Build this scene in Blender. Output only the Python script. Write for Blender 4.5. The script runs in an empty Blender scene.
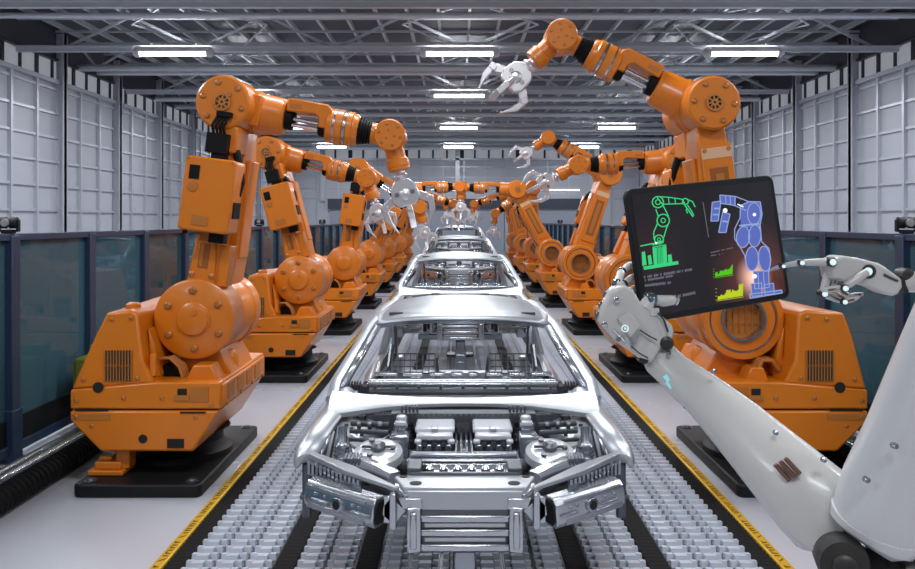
import bpy, bmesh, math, random
from mathutils import Vector, Matrix, Euler
random.seed(7)
S = bpy.context.scene
COL = S.collection
PI = math.pi
R = math.radians
F, CX, CY, CH = 850.0, 457.5, 220.6, 2.1      # focal length in pixels, horizon, eye height

def at(px, py, d):
    """point seen at photo pixel (px, py) at distance d"""
    return Vector(((px - CX) / F * d, d, CH - (py - CY) / F * d))

# ------------------------------------------------------------------ mesh builder
class MB:
    def __init__(self):
        self.b = bmesh.new()
    def _face(self, vs):
        try:
            return self.b.faces.new(vs)
        except ValueError:
            return None
    def loft(self, rings, cap=True, closed=True):
        rr = [[self.b.verts.new(p) for p in r] for r in rings]
        n = len(rr[0])
        for a, c in zip(rr, rr[1:]):
            for i in range(n if closed else n - 1):
                j = (i + 1) % n
                self._face((a[i], a[j], c[j], c[i]))
        if cap and closed:
            self._face(list(reversed(rr[0])))
            self._face(rr[-1])
        return self
    def box(self, c, s, rot=None, taper=None):
        x, y, z = s[0] / 2, s[1] / 2, s[2] / 2
        tx, ty = taper or (1, 1)
        pts = [(-x, -y, -z), (x, -y, -z), (x, y, -z), (-x, y, -z),
               (-x * tx, -y * ty, z), (x * tx, -y * ty, z), (x * tx, y * ty, z), (-x * tx, y * ty, z)]
        M = rot if rot is not None else Matrix.Identity(3)
        pts = [M @ Vector(p) + Vector(c) for p in pts]
        return self.loft([pts[:4], pts[4:]])
    def bx(self, x0, x1, y0, y1, z0, z1):
        return self.box(((x0 + x1) / 2, (y0 + y1) / 2, (z0 + z1) / 2), (x1 - x0, y1 - y0, z1 - z0))
    def frame(self, ax):
        ax = Vector(ax).normalized()
        up = Vector((0, 0, 1)) if abs(ax.z) < .9 else Vector((1, 0, 0))
        u = ax.cross(up).normalized()
        return ax, u, u.cross(ax)
    def lathe(self, o, ax, prof, n=24, cap=True, ph=0):
        """prof: (radius, distance along the axis)"""
        ax, u, v = self.frame(ax)
        o = Vector(o)
        rings = [[o + ax * t + (u * math.cos(2 * PI * k / n + ph) + v * math.sin(2 * PI * k / n + ph)) * max(r, 1e-4)
                  for k in range(n)] for r, t in prof]
        return self.loft(rings, cap)
    def cyl(self, p0, p1, r0, r1=None, n=16):
        p0, p1 = Vector(p0), Vector(p1)
        return self.lathe(p0, p1 - p0, [(r0, 0), (r0 if r1 is None else r1, (p1 - p0).length)], n)
    def bar(self, p0, p1, w, h, up=(0, 0, 1)):
        p0, p1 = Vector(p0), Vector(p1)
        a = (p1 - p0).normalized()
        upv = Vector(up)
        if abs(a.dot(upv)) > .95:
            upv = Vector((0, 1, 0))
        s = a.cross(upv).normalized(); t = s.cross(a)
        ring = lambda p: [p + s * i * w / 2 + t * j * h / 2 for i, j in ((-1, -1), (1, -1), (1, 1), (-1, 1))]
        return self.loft([ring(p0), ring(p1)])
    def path(self, pts, r, n=10, prof=None):
        pts = [Vector(p) for p in pts]
        rings = []
        u = None
        for i, p in enumerate(pts):
            a = (pts[min(i + 1, len(pts) - 1)] - pts[max(i - 1, 0)]).normalized()
            if u is None:
                _, u, _ = self.frame(a)
            u = (u - a * u.dot(a)).normalized()
            v = u.cross(a)
            rad = r[i] if isinstance(r, (list, tuple)) else r
            if prof:
                rings.append([p + u * q[0] * rad + v * q[1] * rad for q in prof])
            else:
                rings.append([p + (u * math.cos(2 * PI * k / n) + v * math.sin(2 * PI * k / n)) * rad for k in range(n)])
        return self.loft(rings)
    def prism(self, poly, a0, a1, plane='XZ', scale1=1.0):
        cx = sum(p[0] for p in poly) / len(poly); cy = sum(p[1] for p in poly) / len(poly)
        def P(p, a, s):
            q = (cx + (p[0] - cx) * s, cy + (p[1] - cy) * s)
            return {'XZ': (q[0], a, q[1]), 'XY': (q[0], q[1], a), 'YZ': (a, q[0], q[1])}[plane]
        return self.loft([[P(p, a0, 1) for p in poly], [P(p, a1, scale1) for p in poly]])
    def ball(self, c, r, n=14, m=8, sq=(1, 1, 1)):
        c = Vector(c)
        rings = []
        for i in range(m + 1):
            t = PI * i / m
            rr = max(math.sin(t), 1e-3)
            rings.append([c + Vector((rr * math.cos(2 * PI * k / n) * r * sq[0], rr * math.sin(2 * PI * k / n) * r * sq[1],
                                      -math.cos(t) * r * sq[2])) for k in range(n)])
        return self.loft(rings)
    def sheet(self, grid):
        return self.loft(grid, cap=False, closed=False)
    def ring(self, o, ax, r_out, r_in, t0, t1, n=24):
        ax, u, v = self.frame(ax); o = Vector(o)
        def C(r, t): return [o + ax * t + (u * math.cos(2 * PI * k / n) + v * math.sin(2 * PI * k / n)) * r for k in range(n)]
        rr = [[self.b.verts.new(p) for p in c] for c in (C(r_out, t0), C(r_out, t1), C(r_in, t1), C(r_in, t0))]
        for q in range(4):
            a, c = rr[q], rr[(q + 1) % 4]
            for i in range(n):
                self._face((a[i], a[(i + 1) % n], c[(i + 1) % n], c[i]))
        return self
    def islands(self):
        self.b.verts.ensure_lookup_table()
        seen, out = set(), []
        for v in self.b.verts:
            if v in seen: continue
            st, isl = [v], []
            seen.add(v)
            while st:
                q = st.pop(); isl.append(q)
                for e in q.link_edges:
                    w_ = e.other_vert(q)
                    if w_ not in seen: seen.add(w_); st.append(w_)
            out.append(isl)
        return out
    def each(self, name, m, parent=None, **k):
        """one object for every separate piece"""
        res = []
        for isl in self.islands():
            n = MB(); mp = {v: n.b.verts.new(v.co) for v in isl}
            for f in {f for v in isl for f in v.link_faces}: n._face([mp[v] for v in f.verts])
            res.append(n.build(name, m, parent, **k))
        self.b.free()
        return res
    def build(self, name, m, parent=None, loc=None, rot=None, bevel=0, solid=0, smooth=True, sub=0):
        bmesh.ops.recalc_face_normals(self.b, faces=self.b.faces[:])
        me = bpy.data.meshes.new(name)
        self.b.to_mesh(me); self.b.free()
        if smooth:
            for p in me.polygons: p.use_smooth = True
            me.set_sharp_from_angle(angle=R(36))
        me.materials.append(m)
        o = bpy.data.objects.new(name, me)
        COL.objects.link(o)
        o.parent = parent
        if loc is not None: o.location = loc
        if rot is not None: o.rotation_euler = rot
        if solid:
            q = o.modifiers.new('Solidify', 'SOLIDIFY'); q.thickness = solid; q.offset = 0
        if bevel:
            q = o.modifiers.new('Bevel', 'BEVEL'); q.width = bevel; q.segments = 2; q.limit_method = 'ANGLE'; q.angle_limit = R(40)
        if sub:
            q = o.modifiers.new('Subdivision', 'SUBSURF'); q.levels = sub; q.render_levels = sub
        return o

def thing(name, label, cat, loc=(0, 0, 0), rotz=0, group=None):
    o = bpy.data.objects.new(name, None)
    COL.objects.link(o)
    o.location = loc; o.rotation_euler = (0, 0, rotz)
    o.empty_display_size = .2
    return tag(o, label, cat, group)
def tag(o, label, cat, group=None):
    o['label'] = label; o['category'] = cat
    if group: o['group'] = group
    return o
def struct(o):
    o['kind'] = 'structure'
    return o
def kids(o):
    return [c for c in CH_OF.get(o.name, [])]
CH_OF = {}
def copy_tree(o, parent=None, plain=False):
    """plain: leave off the bolts, too small to see on the far robots"""
    c = o.copy(); COL.objects.link(c); c.parent = parent
    for ch in list(o.children):
        if plain and 'bolt' in ch.name: continue
        copy_tree(ch, c, plain)
    return c

# ------------------------------------------------------------------ materials
def mat(name, col, rough=.5, metal=0, coat=0, spec=.5, emit=None, es=0, noise=0, nscale=8, bump=0, rvar=0):
    m = bpy.data.materials.new(name); m.use_nodes = True
    nt = m.node_tree; p = nt.nodes['Principled BSDF']
    p.inputs['Base Color'].default_value = (*col, 1)
    p.inputs['Roughness'].default_value = rough
    p.inputs['Metallic'].default_value = metal
    p.inputs['Coat Weight'].default_value = coat
    p.inputs['Coat Roughness'].default_value = .12
    p.inputs['Specular IOR Level'].default_value = spec
    if emit:
        p.inputs['Emission Color'].default_value = (*emit, 1)
        p.inputs['Emission Strength'].default_value = es
    if noise or bump or rvar:
        tc = nt.nodes.new('ShaderNodeTexCoord'); nz = nt.nodes.new('ShaderNodeTexNoise')
        nz.inputs['Scale'].default_value = nscale; nz.inputs['Detail'].default_value = 5
        nt.links.new(tc.outputs['Object'], nz.inputs['Vector'])
        if noise:
            mx = nt.nodes.new('ShaderNodeMix'); mx.data_type = 'RGBA'
            mx.inputs[6].default_value = (*[c * (1 - noise) for c in col], 1)
            mx.inputs[7].default_value = (*[min(1, c * (1 + noise)) for c in col], 1)
            nt.links.new(nz.outputs['Fac'], mx.inputs[0]); nt.links.new(mx.outputs[2], p.inputs['Base Color'])
        if rvar:
            mr = nt.nodes.new('ShaderNodeMapRange')
            mr.inputs[3].default_value = max(.02, rough - rvar); mr.inputs[4].default_value = rough + rvar
            nt.links.new(nz.outputs['Fac'], mr.inputs[0]); nt.links.new(mr.outputs[0], p.inputs['Roughness'])
        if bump:
            bp = nt.nodes.new('ShaderNodeBump'); bp.inputs['Strength'].default_value = bump; bp.inputs['Distance'].default_value = .02
            nt.links.new(nz.outputs['Fac'], bp.inputs['Height']); nt.links.new(bp.outputs[0], p.inputs['Normal'])
    return m
def emis(name, col, s):
    m = bpy.data.materials.new(name); m.use_nodes = True
    nt = m.node_tree; nt.nodes.clear()
    e = nt.nodes.new('ShaderNodeEmission'); e.inputs[0].default_value = (*col, 1); e.inputs[1].default_value = s
    o = nt.nodes.new('ShaderNodeOutputMaterial'); nt.links.new(e.outputs[0], o.inputs[0])
    return m

M = {}
M['orange'] = mat('orange_paint', (.68, .180, .006), .36, 0, .25, noise=.08, nscale=3)
M['orange_dim'] = mat('orange_plate', (.46, .15, .02), .45)
M['bolt'] = mat('orange_bolt', (.52, .21, .06), .35, .5)
M['black'] = mat('black_steel', (.007, .0075, .009), .5, spec=.3, noise=.3, nscale=4)
M['rubber'] = mat('black_rubber', (.0045, .0045, .005), .6, spec=.18)
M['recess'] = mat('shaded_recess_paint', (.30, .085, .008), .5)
M['pale'] = mat('pale_label', (.72, .42, .24), .45)
M['hole'] = mat('dark_cavity', (.006, .005, .004), .7)
M['chrome'] = mat('chrome', (.80, .80, .82), .16, 1)
M['claw'] = mat('claw_metal', (.78, .74, .76), .28, .75)
M['floor'] = mat('floor_paint', (.46, .46, .505), .28, noise=.06, nscale=.6, rvar=.06, spec=.45)
M['wall'] = mat('wall_panel', (.50, .515, .575), .5, noise=.04, nscale=.5)
M['rib'] = mat('wall_rib', (.55, .57, .63), .35, .3)
M['column'] = mat('wall_column', (.52, .535, .59), .45, .2)
M['steel'] = mat('roof_steel', (.56, .585, .63), .4, .2)
M['steel2'] = mat('purlin_steel', (.74, .77, .82), .4, .2)
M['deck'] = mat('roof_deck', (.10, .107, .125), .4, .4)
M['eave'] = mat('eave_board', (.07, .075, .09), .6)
M['navy'] = mat('navy_paint', (.018, .04, .085), .4)
M['lamp'] = emis('lamp_tube', (.93, .97, 1.0), 26)
M['lamp2'] = emis('strip_lamp', (.97, .98, 1.0), 5)
M['added_uplight'] = emis('added_uplight_glow', (.97, .98, 1.0), 110)  # for the added tube hidden in each lamp housing
M['housing'] = mat('lamp_housing', (.7, .7, .72), .4)
M['pane'] = mat('clerestory_pane', (.75, .76, .8), .3, emit=(.86, .9, 1.0), es=.35)
M['mullion'] = mat('window_mullion', (.03, .035, .045), .5)
M['door'] = mat('roller_door', (.34, .37, .44), .45, .2)
M['doordark'] = mat('door_header', (.045, .055, .085), .5)
M['link'] = mat('chain_steel', (.64, .68, .76), .36, .3, noise=.12, nscale=6)
M['body'] = mat('car_body_silver', (.50, .52, .55), .36, .72, noise=.10, nscale=7, rvar=.10)
M['raw'] = mat('bare_steel', (.56, .575, .61), .24, .95, noise=.1, nscale=14)
M['raw2'] = mat('brushed_steel', (.38, .40, .44), .26, .95, noise=.18, nscale=20)
M['rawdark'] = mat('dark_steel', (.13, .135, .15), .35, .8)
M['white'] = mat('white_casting', (.58, .59, .62), .3, .3)
M['yellow'] = mat('yellow_paint', (.70, .40, .025), .35, .25)
M['mark'] = mat('edge_print', (.05, .035, .01), .5)
M['shell'] = mat('white_shell', (.55, .535, .515), .33, 0, .2)
M['shell2'] = mat('white_shell_bright', (.68, .67, .675), .28, 0, .3)
M['grey'] = mat('grey_plastic', (.28, .28, .29), .4)
M['joint'] = mat('dark_joint', (.035, .033, .031), .42, .2)
M['knuckle'] = mat('blue_grey_knuckle', (.14, .2, .24), .18, .8)
M['led'] = emis('joint_light', (.75, .95, 1.0), 2.2)
M['led2'] = emis('cyan_light', (.35, .85, 1.0), 1.6)
M['green'] = mat('olive_paint', (.17, .20, .02), .45)
M['red'] = mat('red_paint', (.28, .04, .02), .45)
M['pipe'] = mat('pipe_metal', (.66, .70, .76), .2, .9)
M['brown'] = mat('brown_slot', (.16, .075, .055), .5)

def glass_mat():
    m = bpy.data.materials.new('tinted_glass'); m.use_nodes = True
    nt = m.node_tree; nt.nodes.clear()
    out = nt.nodes.new('ShaderNodeOutputMaterial')
    tr = nt.nodes.new('ShaderNodeBsdfTransparent'); tr.inputs[0].default_value = (.33, .47, .54, 1)
    df = nt.nodes.new('ShaderNodeBsdfDiffuse'); df.inputs[0].default_value = (.10, .235, .31, 1)
    gl = nt.nodes.new('ShaderNodeBsdfGlossy'); gl.inputs[0].default_value = (.8, .9, 1, 1); gl.inputs[1].default_value = .03
    fr = nt.nodes.new('ShaderNodeFresnel'); fr.inputs[0].default_value = 1.33
    m1 = nt.nodes.new('ShaderNodeMixShader'); m1.inputs[0].default_value = .45
    m2 = nt.nodes.new('ShaderNodeMixShader')
    nt.links.new(tr.outputs[0], m1.inputs[1]); nt.links.new(df.outputs[0], m1.inputs[2])
    nt.links.new(fr.outputs[0], m2.inputs[0]); nt.links.new(m1.outputs[0], m2.inputs[1]); nt.links.new(gl.outputs[0], m2.inputs[2])
    nt.links.new(m2.outputs[0], out.inputs[0])
    return m
M['glass'] = glass_mat()

# ------------------------------------------------------------------ camera, world
cam = bpy.data.cameras.new('camera')
cam.sensor_width = 36; cam.lens = F / 915 * 36; cam.shift_y = -(284.5 - CY) / 915
cam.clip_start = .05
co = bpy.data.objects.new('camera', cam); COL.objects.link(co)
co.location = (0, 0, CH); co.rotation_euler = (PI / 2, 0, 0)
S.camera = co
S.view_settings.view_transform = 'Standard'; S.view_settings.look = 'None'
S.view_settings.gamma = 1; S.view_settings.exposure = -1.08; S.view_settings.use_curve_mapping = False
w = bpy.data.worlds.new('world'); S.world = w; w.use_nodes = True
nt = w.node_tree; bg = nt.nodes['Background']
bg.inputs[0].default_value = (.86, .9, 1.0, 1); bg.inputs[1].default_value = .30

# ------------------------------------------------------------------ the hall
HW, Y0, Y1, ZR = 10.0, -7.0, 47.5, 6.95
X0 = .085
fl = struct(MB().bx(-HW - .3, HW + .3, Y0, Y1 + .3, -.2, 0).build('floor', M['floor'], smooth=False))
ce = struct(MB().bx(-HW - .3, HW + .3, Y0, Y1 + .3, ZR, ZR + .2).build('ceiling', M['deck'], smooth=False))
# purlins under the deck, running the length of the hall
b = MB()
x = -9.8
while x < 9.9:
    b.bx(x - .03, x + .03, Y0, Y1, ZR - .12, ZR - .001); x += .72
p_ = b.build('purlin', M['steel2'], ce, smooth=False)
# cross battens
b = MB()
y = 11.0
while y < Y1:
    b.bx(-HW, HW, y - .03, y + .03, ZR - .17, ZR - .12); y += 1.45
b.build('batten', M['steel'], ce, smooth=False)
COLY = [21.25 + 3.5 * k for k in range(-7, 8)]
CB, CT = 5.58, 6.12
for side, s in (('left', -1), ('right', 1)):
    xs = s * HW
    b = MB()
    def bxs(x0, x1, *a): b.bx(min(x0, x1), max(x0, x1), *a)
    bxs(xs, xs + s * .25, Y0, Y1 + .3, 0, CB)
    e_ = 0
    wl = struct(b.build('wall_' + side, M['wall'], smooth=False))
    b = MB()
    for y in COLY[:-1]:
        for k in (1, 2):
            yy = y + 3.5 * k / 3
            bxs(xs, xs - s * .09, yy - .045, yy + .045, 0, CB)
    b.build('upright_rib', M['rib'], wl, smooth=False)
    b = MB()
    z = .55
    while z < CB:
        bxs(xs, xs - s * .06, Y0, Y1, z - .03, z + .03); z += .6
    bxs(xs, xs - s * .12, Y0, Y1, CB - .1, CB)
    b.build('cross_rib', M['rib'], wl, smooth=False)
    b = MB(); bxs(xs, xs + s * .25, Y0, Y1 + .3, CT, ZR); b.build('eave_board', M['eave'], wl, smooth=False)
    for y in COLY:
        b = MB()
        bxs(xs, xs - s * .2, y - .07, y + .07, 0, ZR - .2)
        bxs(xs - s * .16, xs - s * .2, y - .12, y + .12, 0, ZR - .2)
        b.build('column', M['column'], wl, smooth=False)
nwin = 0
for s in (-1, 1):
    for y in COLY[1:-1]:
        nwin += 1
        b = MB()
        for k in range(5):
            yy = y + .2 + k * (3.1 / 4)
            wd = .07 if k % 2 else .045
            b.bx(s * HW + (.02 if s > 0 else -.06), s * HW + (.06 if s > 0 else -.02), yy - wd, yy + wd, CB, CT)
        b.bx(s * HW - .06, s * HW + .06, y, y + 3.5, CT - .05, CT)
        wn = struct(b.build('window_%d' % nwin, M['mullion'], smooth=False))
        MB().bx(s * HW + s * .07 - .01, s * HW + s * .07 + .01, y, y + 3.5, CB, CT).build('pane', M['pane'], wn, smooth=False)
# back wall
b = MB()
b.bx(-HW, HW, Y1, Y1 + .3, 0, CB); b.bx(-HW, HW, Y1, Y1 + .3, CT, ZR)
wb = struct(b.build('wall_back', M['wall'], smooth=False))
b = MB()
x = -9.0
while x < 9.5:
    b.bx(x - .03, x + .03, Y1 - .08, Y1, 0, CB); x += 1.17
for z in (5.1, 4.52, 3.94, 3.36):
    b.bx(-HW, HW, Y1 - .06, Y1, z - .03, z + .03)
b.bx(-HW, HW, Y1 - .2, Y1, CB - .12, CB)
b.build('panel_rib', M['rib'], wb, smooth=False)
b = MB()
for x in (-7.5, 0, 7.5):
    b.bx(x - .12, x + .12, Y1 - .2, Y1, 3.2, ZR)
b.build('column', M['rib'], wb, smooth=False)
b = MB()
x = -HW
k = 0
while x < HW:
    wd = (.10, .22, .10, .10)[k % 4]
    b.bx(x, x + wd, Y1 - .05, Y1 + .05, CB, CT); x += .78; k += 1
b.bx(-HW, HW, Y1 - .08, Y1 + .02, CT - .04, CT + .1)
nwin += 1
wn = struct(b.build('window_%d' % nwin, M['mullion'], smooth=False))
MB().bx(-HW, HW, Y1 + .1, Y1 + .12, CB, CT).build('pane', M['pane'], wn, smooth=False)
for k, (xa, xb) in enumerate(((-7.1, -4.2), (-1.55, 2.6), (3.9, 7.1)), 1):
    b = MB().bx(xa, xb, Y1 - .14, Y1 - .06, 0, 2.75)
    for j in range(11):
        b.bx(xa, xb, Y1 - .155, Y1 - .13, .1 + j * .24, .13 + j * .24)
    d = struct(b.build('door_%d' % k, M['door'], smooth=False))
    MB().bx(xa - .1, xb + .1, Y1 - .3, Y1 - .05, 2.75, 3.3).build('header_box', M['doordark'], d, smooth=False)
# roof trusses (structure)
for yt in (9.5, 15.3, 19.3, 22.4, 25.7, 30.0, 34.5, 39.0, 43.3):
    b = MB()
    zb, zt = 6.0, 6.74
    big = yt in (19.3, 25.7, 34.5, 43.3, 15.3, 9.5)
    if big:
        b.bx(-HW, HW, yt - .07, yt + .07, zb - .07, zb + .05)
        b.bx(-HW, HW, yt - .07, yt + .07, zt - .07, zt + .06)
        b.bx(-HW, HW, yt - .16, yt + .16, zb + .02, zb + .05)
        k = -4
        while k < 4:
            xa = -1.25 + 3.08 * k
            for q in ((xa, xa + 1.54), (xa + 3.08, xa + 1.54)):
                if abs(q[0]) < HW and abs(q[1]) < HW:
                    b.bar((q[0], yt, zt), (q[1], yt, zb), .05, .06)
            k += 1
    else:
        b.lathe((-HW, yt, zb + .12), (1, 0, 0), [(.09, 0), (.09, 2 * HW)], 12)
        b.bx(-HW, HW, yt - .05, yt + .05, zt - .06, zt + .05)
        k = -4
        while k < 4:
            xa = -1.25 + 3.08 * k
            for q in ((xa, xa + 1.0), (xa + 2.0, xa + 1.0)):
                b.bar((max(-HW, q[0]), yt, zt), (q[1], yt, zb + .12), .05, .05)
            k += 1
    struct(b.build('truss_beam', M['steel'], smooth=False))
# diagonal roof bracing between trusses (plan-view crosses)
b = MB()
ys = [9.5, 15.3, 19.3, 25.7, 34.5, 43.3]
for ya, yb in zip(ys, ys[1:]):
    for xa in (-7.4, -1.25, 4.9):
        b.bar((xa, ya, 6.55), (xa + 3.08, yb, 6.55), .03, .03)
        b.bar((xa + 3.08, ya, 6.55), (xa, yb, 6.55), .03, .03)
b.build('roof_bracing', M['steel2'], ce, smooth=False)
# service pipes across the hall
for yp, zp, r in ((17.2, 6.25, .06), (23.6, 6.2, .07), (28.0, 6.1, .08), (32.0, 6.1, .09), (37.0, 6.05, .1), (41.0, 6.05, .1), (45.5, 6.0, .12)):
    struct(MB().cyl((-HW, yp, zp), (HW, yp, zp), r, n=12).build('service_pipe', M['steel2']))
for xw, xc in ((-.8, .25), (5.8, 5.8)):
    t = thing('wall_lamp', 'thin white strip lamp on the back wall, %s roller door' % ('above the middle' if xw < 0 else 'above the right-hand'), 'lamp', (xc, Y1 - .09, 3.8))
    MB().bx(-1.05, 1.05, 0, .09, -.05, .07).build('housing', M['housing'], t)
    MB().bx(-1.0, 1.0, -.05, 0, -.04, .04).build('tube', M['lamp2'], t)
# lamps
names_row = ['in the nearest row', 'in the second row', 'in the third row', 'in the farthest row']
names_col = ['left', 'middle', 'right']
for r_, (yl, zl) in enumerate(((19.0, 5.86), (25.4, 5.86), (34.2, 5.86), (43.0, 5.86))):
    for c_, xl in enumerate((-6.35, .05, 6.4)):
        t = thing('ceiling_lamp', 'long white tube lamp under the roof beams, %s one %s' % (names_col[c_], names_row[r_]), 'lamp', (xl, yl, zl), 0, 'tube lamps under the roof')
        for s in (-1, 1):
            MB().lathe((0, 0, .0), (s, 0, 0), [(.10, .74), (.115, .76), (.11, .85), (.05, .9)], 14).build('end_cap', M['housing'], t)
        MB().prism([(-.13, .0), (.13, .0), (.13, .10), (.115, .10), (.115, .02), (-.115, .02), (-.115, .10), (-.13, .10)], -.76, .76, 'YZ').build('housing', M['housing'], t)
        MB().lathe((0, .03, .055), (1, 0, 0), [(.01, -.7), (.03, -.695), (.03, .695), (.01, .7)], 8).build('hidden_uplight', M['added_uplight'], t)  # added glowing tube, hidden in the housing, makes light pools on the deck
        MB().lathe((0, -.02, -.035), (1, 0, 0), [(.02, -.74), (.052, -.735), (.052, .735), (.02, .74)], 12).build('tube', M['lamp'], t)
        b = MB()
        for q in (-.5, .5): b.cyl((q, 0, .14), (q, 0, .2), .02, n=6)
        b.build('hanger', M['steel'], t)
# lamps of the same kind nearer than the picture shows: only their light
def area(x, y, z, sx, sy, e, rot=(0, 0, 0), col=(.91, .955, 1)):
    l = bpy.data.lights.new('hall_light', 'AREA'); l.shape = 'RECTANGLE'; l.size = sx; l.size_y = sy; l.energy = e; l.color = col
    o = bpy.data.objects.new('hall_light', l); COL.objects.link(o); o.location = (x, y, z); o.rotation_euler = rot
    return o
for yl in (-3, 3.0, 8.0, 13.0):
    for xl in (-6.35, 0, 6.4):
        area(xl, yl, 5.8, 2.4, .5, 360)
for yl in (19.0, 25.4, 34.2, 43.0):
    for xl in (-6.35, .05, 6.4):
        area(xl, yl, 5.72, 1.5, .2, 330)
# ------------------------------------------------------------------ conveyor
CY0, CY1 = 3.6, 46.0
cv = thing('chain_conveyor', 'wide floor conveyor of grey chain strips and black belts between yellow edges', 'conveyor', (X0, 0, 0))
LW = .186
b = MB()
y = CY0
pit = .112
while y < CY1:
    b.prism([(y, .01), (y + .078, .01), (y + .071, .052), (y + .012, .058)], -.036, .036, 'YZ')
    for s in (-1, 1):
        b.prism([(y + .05, .01), (y + .106, .01), (y + .101, .044), (y + .06, .05)], *sorted((s * .044, s * .078)), 'YZ')
        b.bx(*sorted((s * .030, s * .062)), y + .065, y + .078, .01, .034)
    y += pit
base = MB().bx(-.089, .089, CY0, CY1, .001, .012)
lane = None
lanes = [-.465 + .186 * k for k in range(6)]
for s in (-1, 1):
    lanes += [s * (.70 + .09 + .18 * k) for k in range(2)] + [s * (1.19 + .09 + .18 * k) for k in range(3)]
for x in lanes:
    if lane is None:
        lane = b.build('chain_strip', M['link'], cv, smooth=False); lane.location = (x, 0, 0); base.build('strip_bed', M['rawdark'], lane, smooth=False)
    else:
        c = copy_tree(lane, cv); c.location = (x, 0, 0)
b = MB()
y = CY0
while y < CY1:
    b.prism([(y, .002), (y + .05, .002), (y + .045, .034), (y + .012, .026)], -.062, .062, 'YZ'); y += .058
belt = b.build('black_belt', M['rubber'], cv, smooth=False)
for k, x in enumerate((-1.778, -1.125, -.63, .63, 1.125, 1.778)):
    c = belt if k == 0 else belt.copy()
    if k: COL.objects.link(c); c.parent = cv
    c.location = (x, 0, 0)
for s in (-1, 1):
    e = MB().prism([(-.036, 0), (.036, 0), (.036, .045), (-.036, .045)], CY0, CY1, 'XZ').build('yellow_edge', M['yellow'], cv, bevel=.008)
    e.location = (s * 1.875, 0, 0)
    b = MB()
    y = CY0
    rnd = random.Random(3)
    while y < CY1:
        b.prism([(-.02, y), (.012, y + .03), (.022, y + .05), (-.008, y + .025)], .0452, .047, 'XY')
        yy = y + .085
        for q in range(6):
            a = rnd.uniform(-.3, .3) * .03
            b.prism([(-.016, yy), (.016, yy + a), (.016, yy + a + .012), (-.016, yy + .016)], .0452, .0465, 'XY')
            if q % 2: b.prism([(-.016, yy), (-.008, yy), (-.008, yy + .03), (-.016, yy + .03)], .0452, .0465, 'XY')
            yy += .042
        y += .38
    b.build('edge_print', M['mark'], e, smooth=False)

# ------------------------------------------------------------------ fences
def sensor(x, y, z, label):
    t = thing('fence_sensor', label, 'sensor', (x, y, z), 0, 'small black sensors on top of the fence posts')
    MB().bx(-.05, .05, -.04, .04, 0, .03).build('foot', M['black'], t, bevel=.006)
    b = MB()
    for s in (-1, 1): b.bx(s * .085 - .01, s * .085 + .01, -.02, .02, .02, .12)
    b.bx(-.09, .09, -.02, .02, .015, .035)
    b.build('bracket', M['black'], t)
    MB().lathe((0, 0, .095), (1, 0, 0), [(.03, -.085), (.052, -.075), (.052, -.02), (.04, -.015), (.04, .015), (.052, .02), (.052, .075), (.03, .085)], 14).build('housing', M['black'], t)
    MB().lathe((0, -.045, .095), (0, -1, 0), [(.034, 0), (.034, .03), (.02, .034)], 12).build('lens', M['grey'], t)
PY = [5.87 + 1.57 * k for k in range(24)]
for side, s in (('left', -1), ('right', 1)):
    fx = s * 3.93
    t = thing('safety_fence', 'tinted glass safety fence in navy frame along the %s row of robots' % side, 'fence', (fx, 0, 0))
    b = MB().bx(-.07, .07, -.07, .07, 0, 1.97).bx(-.13, .13, -.13, .13, 0, .02).bx(-.085, .085, -.085, .085, 0, .45)
    post = None
    for y in PY:
        if post is None: post = b.build('post', M['navy'], t, bevel=.008); c = post
        else: c = post.copy(); COL.objects.link(c); c.parent = t
        c.location = (0, y, 0)
    MB().bx(-.055, .055, 1.5, PY[-1], 1.925, 1.985).build('top_rail', M['navy'], t, bevel=.006)
    MB().bx(-.05, .05, 1.5, PY[-1], .06, .14).build('bottom_rail', M['navy'], t, bevel=.006)
    MB().bx(-.03, .03, 1.5, PY[-1], .145, .36).build('kick_board', M['black'], t)
    g = None
    for ya, yb in zip([1.5] + PY, PY):
        c = MB().bx(-.006, .006, ya + .06, yb - .06, .36, 1.925).build('glass_panel', M['glass'], t, smooth=False) 
    for k, nm in ((1, 'nearest'), (7, 'second nearest'), (12, 'third'), (17, 'farthest')):
        sensor(fx, PY[k], 1.986, 'small black sensor on the %s fence top rail, %s of its side' % (side, nm))
# pipes, hose and pump unit by the left fence, their likes on the right
for side, s in (('left', -1), ('right', 1)):
    b = MB()
    prof = []
    y = 2.0
    while y < 14:
        prof += [(.10, y), (.10, y + .03), (.086, y + .04), (.086, y + .06)]; y += .07
    b.lathe((s * 3.27, 0, .102), (0, 1, 0), prof, 16)
    tag(b.build('corrugated_hose', M['rubber']), 'thick black corrugated hose lying on the floor along the %s fence' % side, 'hose')
    for k, (xx, zz, rr, nm) in enumerate(((3.50, .035, .03, 'inner'), (3.62, .045, .04, 'middle'), (3.76, .03, .028, 'outer'))):
        b = MB().cyl((s * xx, 2.0, zz), (s * xx, 13, zz), rr, n=12)
        for q in range(2, 13, 2):
            b.cyl((s * xx, q + .4, zz), (s * xx, q + .52, zz), rr * 1.0, n=12)
        tag(b.build('floor_pipe', M['pipe']), 'bright metal pipe on the floor by the %s fence, %s of three' % (side, nm), 'pipe')
    t = thing('pump_unit', 'olive green pump unit behind the nearest %s robot by the fence' % side, 'pump', (s * 3.58, 8.6, .0))
    MB().bx(-.06, .06, -.3, .3, .10, .17).build('base', M['green'], t, bevel=.02)
    MB().bx(-.17, .18, -.30, .30, .16, .76).build('motor', M['green'], t, bevel=.03)
    b = MB()
    for k in range(7): b.bx(-.19, .20, -.26 + k * .08, -.235 + k * .08, .2, .72)
    b.build('cooling_fin', M['green'], t)
    MB().bx(-.1, .1, -.12, .12, .76, .86).build('terminal_box', M['red'] if s > 0 else M['green'], t, bevel=.015)

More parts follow.
